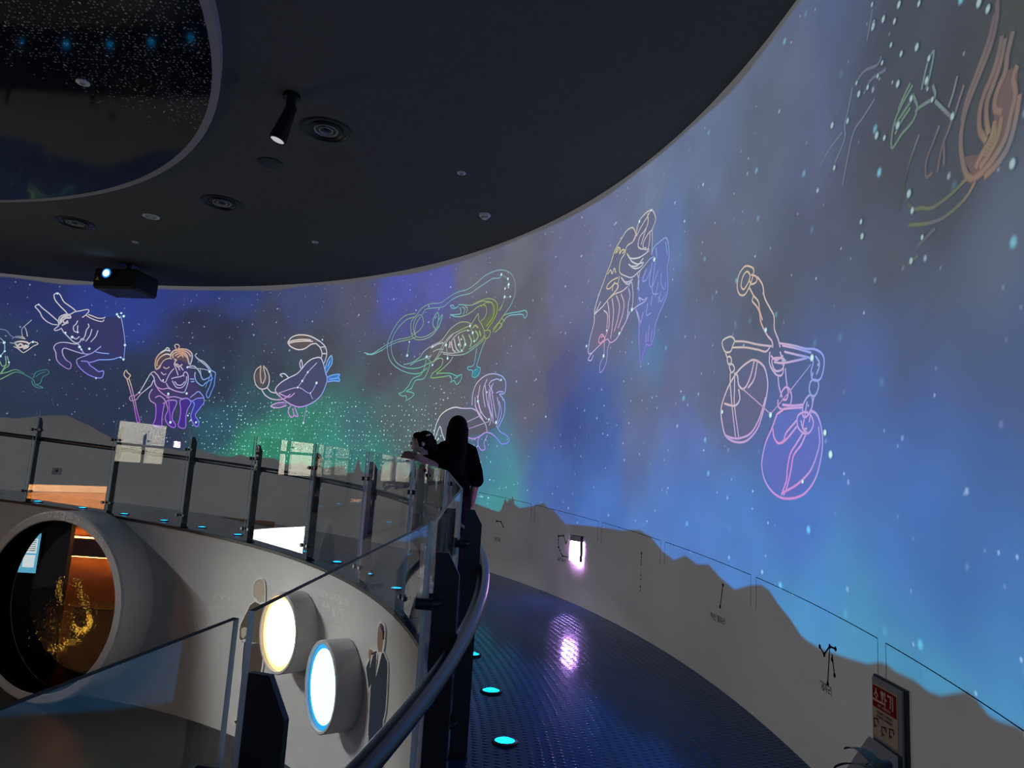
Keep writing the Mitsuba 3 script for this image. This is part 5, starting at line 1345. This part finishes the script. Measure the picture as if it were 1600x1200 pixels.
def soften(parts, edge=0.02, it=8):
    m = m3.Manifold.batch_boolean(parts, m3.OpType.Add).refine_to_length(edge).to_mesh()
    t = trimesh.Trimesh(np.array(m.vert_properties[:, :3], float), np.array(m.tri_verts), process=True)
    trimesh.smoothing.filter_taubin(t, lamb=0.5, nu=0.53, iterations=it)
    return np.array(t.vertices), np.array(t.faces)


def hand(wrist, dirv, palmn, s=1.0, curl=0.5):
    """Palm with four unequal curled fingers and a thumb; dirv: towards the fingers, palmn: out of the palm."""
    d = np.asarray(dirv, float); d /= np.linalg.norm(d)
    n = np.asarray(palmn, float); n -= d * (n @ d); n /= np.linalg.norm(n)
    w = np.cross(d, n)
    o = np.asarray(wrist, float)
    k = [m3.Manifold.batch_hull([m3.Manifold.sphere(0.012 * s, 12).translate((o + d * a * s + w * b * s).tolist()) for a, b in ((0.0, -.018), (0.0, .018), (.078, -.034), (.082, .034))])]
    for b, ln in ((-.030, .058), (-.010, .070), (.011, .074), (.031, .066)):
        p = o + (d * .078 + w * b) * s
        ch = [(p, .0095 * s)]
        a = 0.25 * curl
        for f_ in (.45, .30, .25):
            p = p + (d * math.cos(a) + n * math.sin(a)) * ln * f_ * s * 1.15
            ch.append((p, .0085 * s))
            a += 0.55 * curl
        k.append(limb(ch, 10))
    p = o + (d * .018 + w * .026) * s
    q = p + (d * .030 + w * .028 + n * .012) * s
    k.append(limb([(p, .012 * s), (q, .0105 * s), (q + (d * .030 + w * .006 + n * .012) * s, .009 * s)], 10))
    return k


def placed(mesh, M, o):
    v, f = mesh
    return v @ M + o, f


def person_frame(dist, along, right=0.0):
    """Rows: to the right of the line of sight, away from the camera, up; origin on the ramp floor."""
    v = np.array([*along, 0.0]); v /= np.linalg.norm(v)
    r = np.array([v[1], -v[0], 0])
    o = CAM * [1, 1, 0] + v * dist + r * right
    o[2] = float(floor_z(math.atan2(o[1], o[0])))
    return np.array([r, v, [0, 0, 1.0]]), o


# --- adult, seen from behind, left arm around the child
M, O = person_frame(6.72, (-0.07306, 0.99733))
k = thing('person', 'adult in a black T-shirt with long black hair, seen from behind at the railing', 'person')
skin = [ell((0.0, 0.015, 1.425), (0.072, 0.088, 0.105)), ell((0, 0.10, 1.405), (0.014, 0.016, 0.02)), ell((-.072, .01, 1.415), (.010, .02, .03)), ell((.072, .01, 1.415), (.010, .02, .03)),
        ell((0, .055, 1.355), (.045, .042, .035)), limb([((0, 0.0, 1.36), .05), ((0, 0, 1.24), .055)]),
        limb([((.150, 0, 1.22), .052), ((.205, -.01, .955), .042), ((.178, .05, .72), .030)]), *hand((.176, .055, .71), (-.05, .12, -1), (-1, .1, 0), 0.95, 0.7),
        limb([((-.150, 0, 1.20), .052), ((-.19, -.25, 1.055), .043), ((-.355, -.345, 1.125), .033)]), *hand((-.36, -.345, 1.128), (-1, .12, .15), (0.1, .75, -.5), 0.9, 0.9),
        limb([((.085, 0, .68), .065), ((.09, .01, .43), .052), ((.09, -.02, .06), .040)]), limb([((-.085, 0, .68), .065), ((-.09, .01, .43), .055), ((-.09, -.02, .06), .040)]),
        limb([((.09, -.04, .04), .035), ((.095, .13, .028), .028)]), limb([((-.09, -.04, .04), .035), ((-.095, .13, .028), .028)]), ell((0, 0, 1.05), (.13, .08, .20))]
obj('body', placed(soften(skin, 0.016, 6), M, O), 'skin', k, smooth=True)
hair = [ell((0.0, -0.005, 1.448), (0.093, 0.105, 0.108)), m3.Manifold.batch_hull([ell((0, -.035, 1.43), (.094, .075, .06)), ell((.004, -.075, 1.20), (.098, .040, .05)), ell((.004, -.085, 1.02), (.085, .028, .04))]),
        limb([((-.075, .01, 1.43), .028), ((-.088, -.03, 1.22), .022)]), limb([((.075, .01, 1.43), .028), ((.088, -.03, 1.22), .022)])]
obj('hair', placed(soften(hair, 0.016, 6), M, O), 'black_hair', k, smooth=True, label='long straight black hair')
shirt = [m3.Manifold.batch_hull([ell((0, 0, 1.20), (.165, .095, .075)), ell((0, .0, 1.00), (.150, .10, .06))]), m3.Manifold.batch_hull([ell((0, 0, 1.00), (.150, .10, .06)), ell((0, 0, .75), (.162, .112, .05))]),
         limb([((-.12, 0, 1.245), .055), ((0, -.01, 1.285), .058), ((.12, 0, 1.235), .055)]),
         limb([((.135, 0, 1.215), .068), ((.195, -.005, 1.02), .072), ((.205, .0, .955), .074)]), limb([((-.135, 0, 1.215), .068), ((-.175, -.15, 1.11), .068), ((-.19, -.21, 1.07), .066)])]
obj('t_shirt', placed(soften(shirt, 0.02, 6), M, O), 'black_cloth', k, smooth=True, label='loose black short sleeved T-shirt')
tr = [m3.Manifold.batch_hull([ell((0, 0, .84), (.150, .10, .05)), ell((0, 0, .74), (.158, .108, .06))]), limb([((.078, 0, .75), .098), ((.09, .01, .44), .075), ((.09, -.01, .09), .062)]), limb([((-.078, 0, .75), .098), ((-.09, .01, .44), .075), ((-.09, -.01, .09), .062)])]
obj('trousers', placed(soften(tr, 0.02, 6), M, O), 'dark_cloth', k, smooth=True)
sh = lambda s: [m3.Manifold.batch_hull([ell((s * .09, -.05, .035), (.042, .045, .036)), ell((s * .097, .13, .025), (.040, .05, .027))])]
obj('shoe', placed(soften(sh(1), .015, 4), M, O), 'black_cloth', k, smooth=True)
obj('shoe', placed(soften(sh(-1), .015, 4), M, O), 'black_cloth', k, smooth=True)

# --- child, leaning at the rail and looking to the left
M, O = person_frame(6.60, (-0.1185, 0.99295))
k = thing('person', 'child with a dark ponytail leaning on the railing, face turned left', 'person')
hc = np.array([-.012, .0, 1.262])
skin = [ell(hc, (.082, .072, .098), rot=(0, 14, 0)), ell(hc + [-.060, 0, -.020], (.040, .052, .065)), ell(hc + [-.100, 0, -.012], (.016, .012, .016)), ell(hc + [-.088, 0, .030], (.018, .040, .020)),
        ell(hc + [-.086, 0, -.047], (.017, .024, .010)), ell(hc + [-.084, 0, -.062], (.016, .024, .009)), ell(hc + [-.068, 0, -.088], (.026, .028, .020)), ell(hc + [.005, -.074, -.008], (.020, .010, .028)),
        limb([(hc + [0.015, 0, -.07], .042), ((0.03, 0, 1.10), .046)]),
        limb([((-.02, -.115, 1.06), .040), ((-.09, -.13, .88), .033), ((-.215, -.06, .845), .025)]), *hand((-.22, -.058, .846), (-1, .2, 0), (0, 0, -1), 0.8, 1.2),
        limb([((0.0, .115, 1.06), .040), ((-.13, .13, .89), .033), ((-.235, .05, .885), .025)]), *hand((-.24, .048, .885), (-1, -.2, 0), (0, 0, -1), 0.8, 1.2),
        limb([((.07, -.06, .70), .070), ((.08, -.065, .38), .047), ((.09, -.06, .06), .034)]), limb([((.07, .06, .70), .070), ((.08, .065, .38), .047), ((.09, .06, .06), .034)]),
        limb([((.09, -.06, .035), .03), ((-.05, -.07, .025), .024)]), limb([((.09, .06, .035), .03), ((-.05, .07, .025), .024)]), ell((.04, 0, .92), (.085, .115, .19))]
obj('body', placed(soften(skin, 0.012, 5), M, O), 'skin_pale', k, smooth=True)
hair = [ell(hc + [.020, 0, .018], (.092, .086, .098)), ell(hc + [-.045, 0, .062], (.052, .066, .036)), limb([(hc + [.075, -.01, .0], .055), (hc + [.098, -.01, -.06], .048), (hc + [.085, -.01, -.14], .030), (hc + [.075, -.01, -.19], .012)]),
        limb([(hc + [-.035, -.064, .03], .02), (hc + [-.020, -.070, -.03], .014)])]
obj('hair', placed(soften(hair, 0.012, 5), M, O), 'black_hair', k, smooth=True)
obj('hair_clip', placed(soften([limb([(hc + [.03, -.085, .065], .008), (hc + [.055, -.088, .075], .009)], 12)], .006, 2), M, O), 'white_plastic', k, smooth=True)
top = [m3.Manifold.batch_hull([ell((.03, 0, 1.06), (.085, .135, .05)), ell((.05, 0, .80), (.095, .125, .05))]), m3.Manifold.batch_hull([ell((.05, 0, .80), (.095, .125, .05)), ell((.06, 0, .66), (.10, .13, .04))]),
       limb([((.02, -.10, 1.085), .045), ((.03, 0, 1.115), .05), ((.02, .10, 1.085), .045)]), limb([((-.01, -.115, 1.055), .052), ((-.06, -.125, .955), .048)]), limb([((0, .115, 1.055), .052), ((-.07, .128, .945), .048)])]
obj('t_shirt', placed(soften(top, 0.018, 6), M, O), 'black_cloth', k, smooth=True)
tr = [ell((.065, 0, .68), (.10, .125, .07)), limb([((.07, -.06, .68), .080), ((.08, -.065, .40), .062)]), limb([((.07, .06, .68), .080), ((.08, .065, .40), .062)])]
obj('shorts', placed(soften(tr, 0.018, 6), M, O), 'dark_cloth', k, smooth=True)
for s in (-1, 1):
    obj('shoe', placed(soften([m3.Manifold.batch_hull([ell((.09, s * .062, .032), (.038, .034, .032)), ell((-.05, s * .07, .022), (.042, .034, .024))])], .014, 4), M, O), 'black_cloth', k, smooth=True)
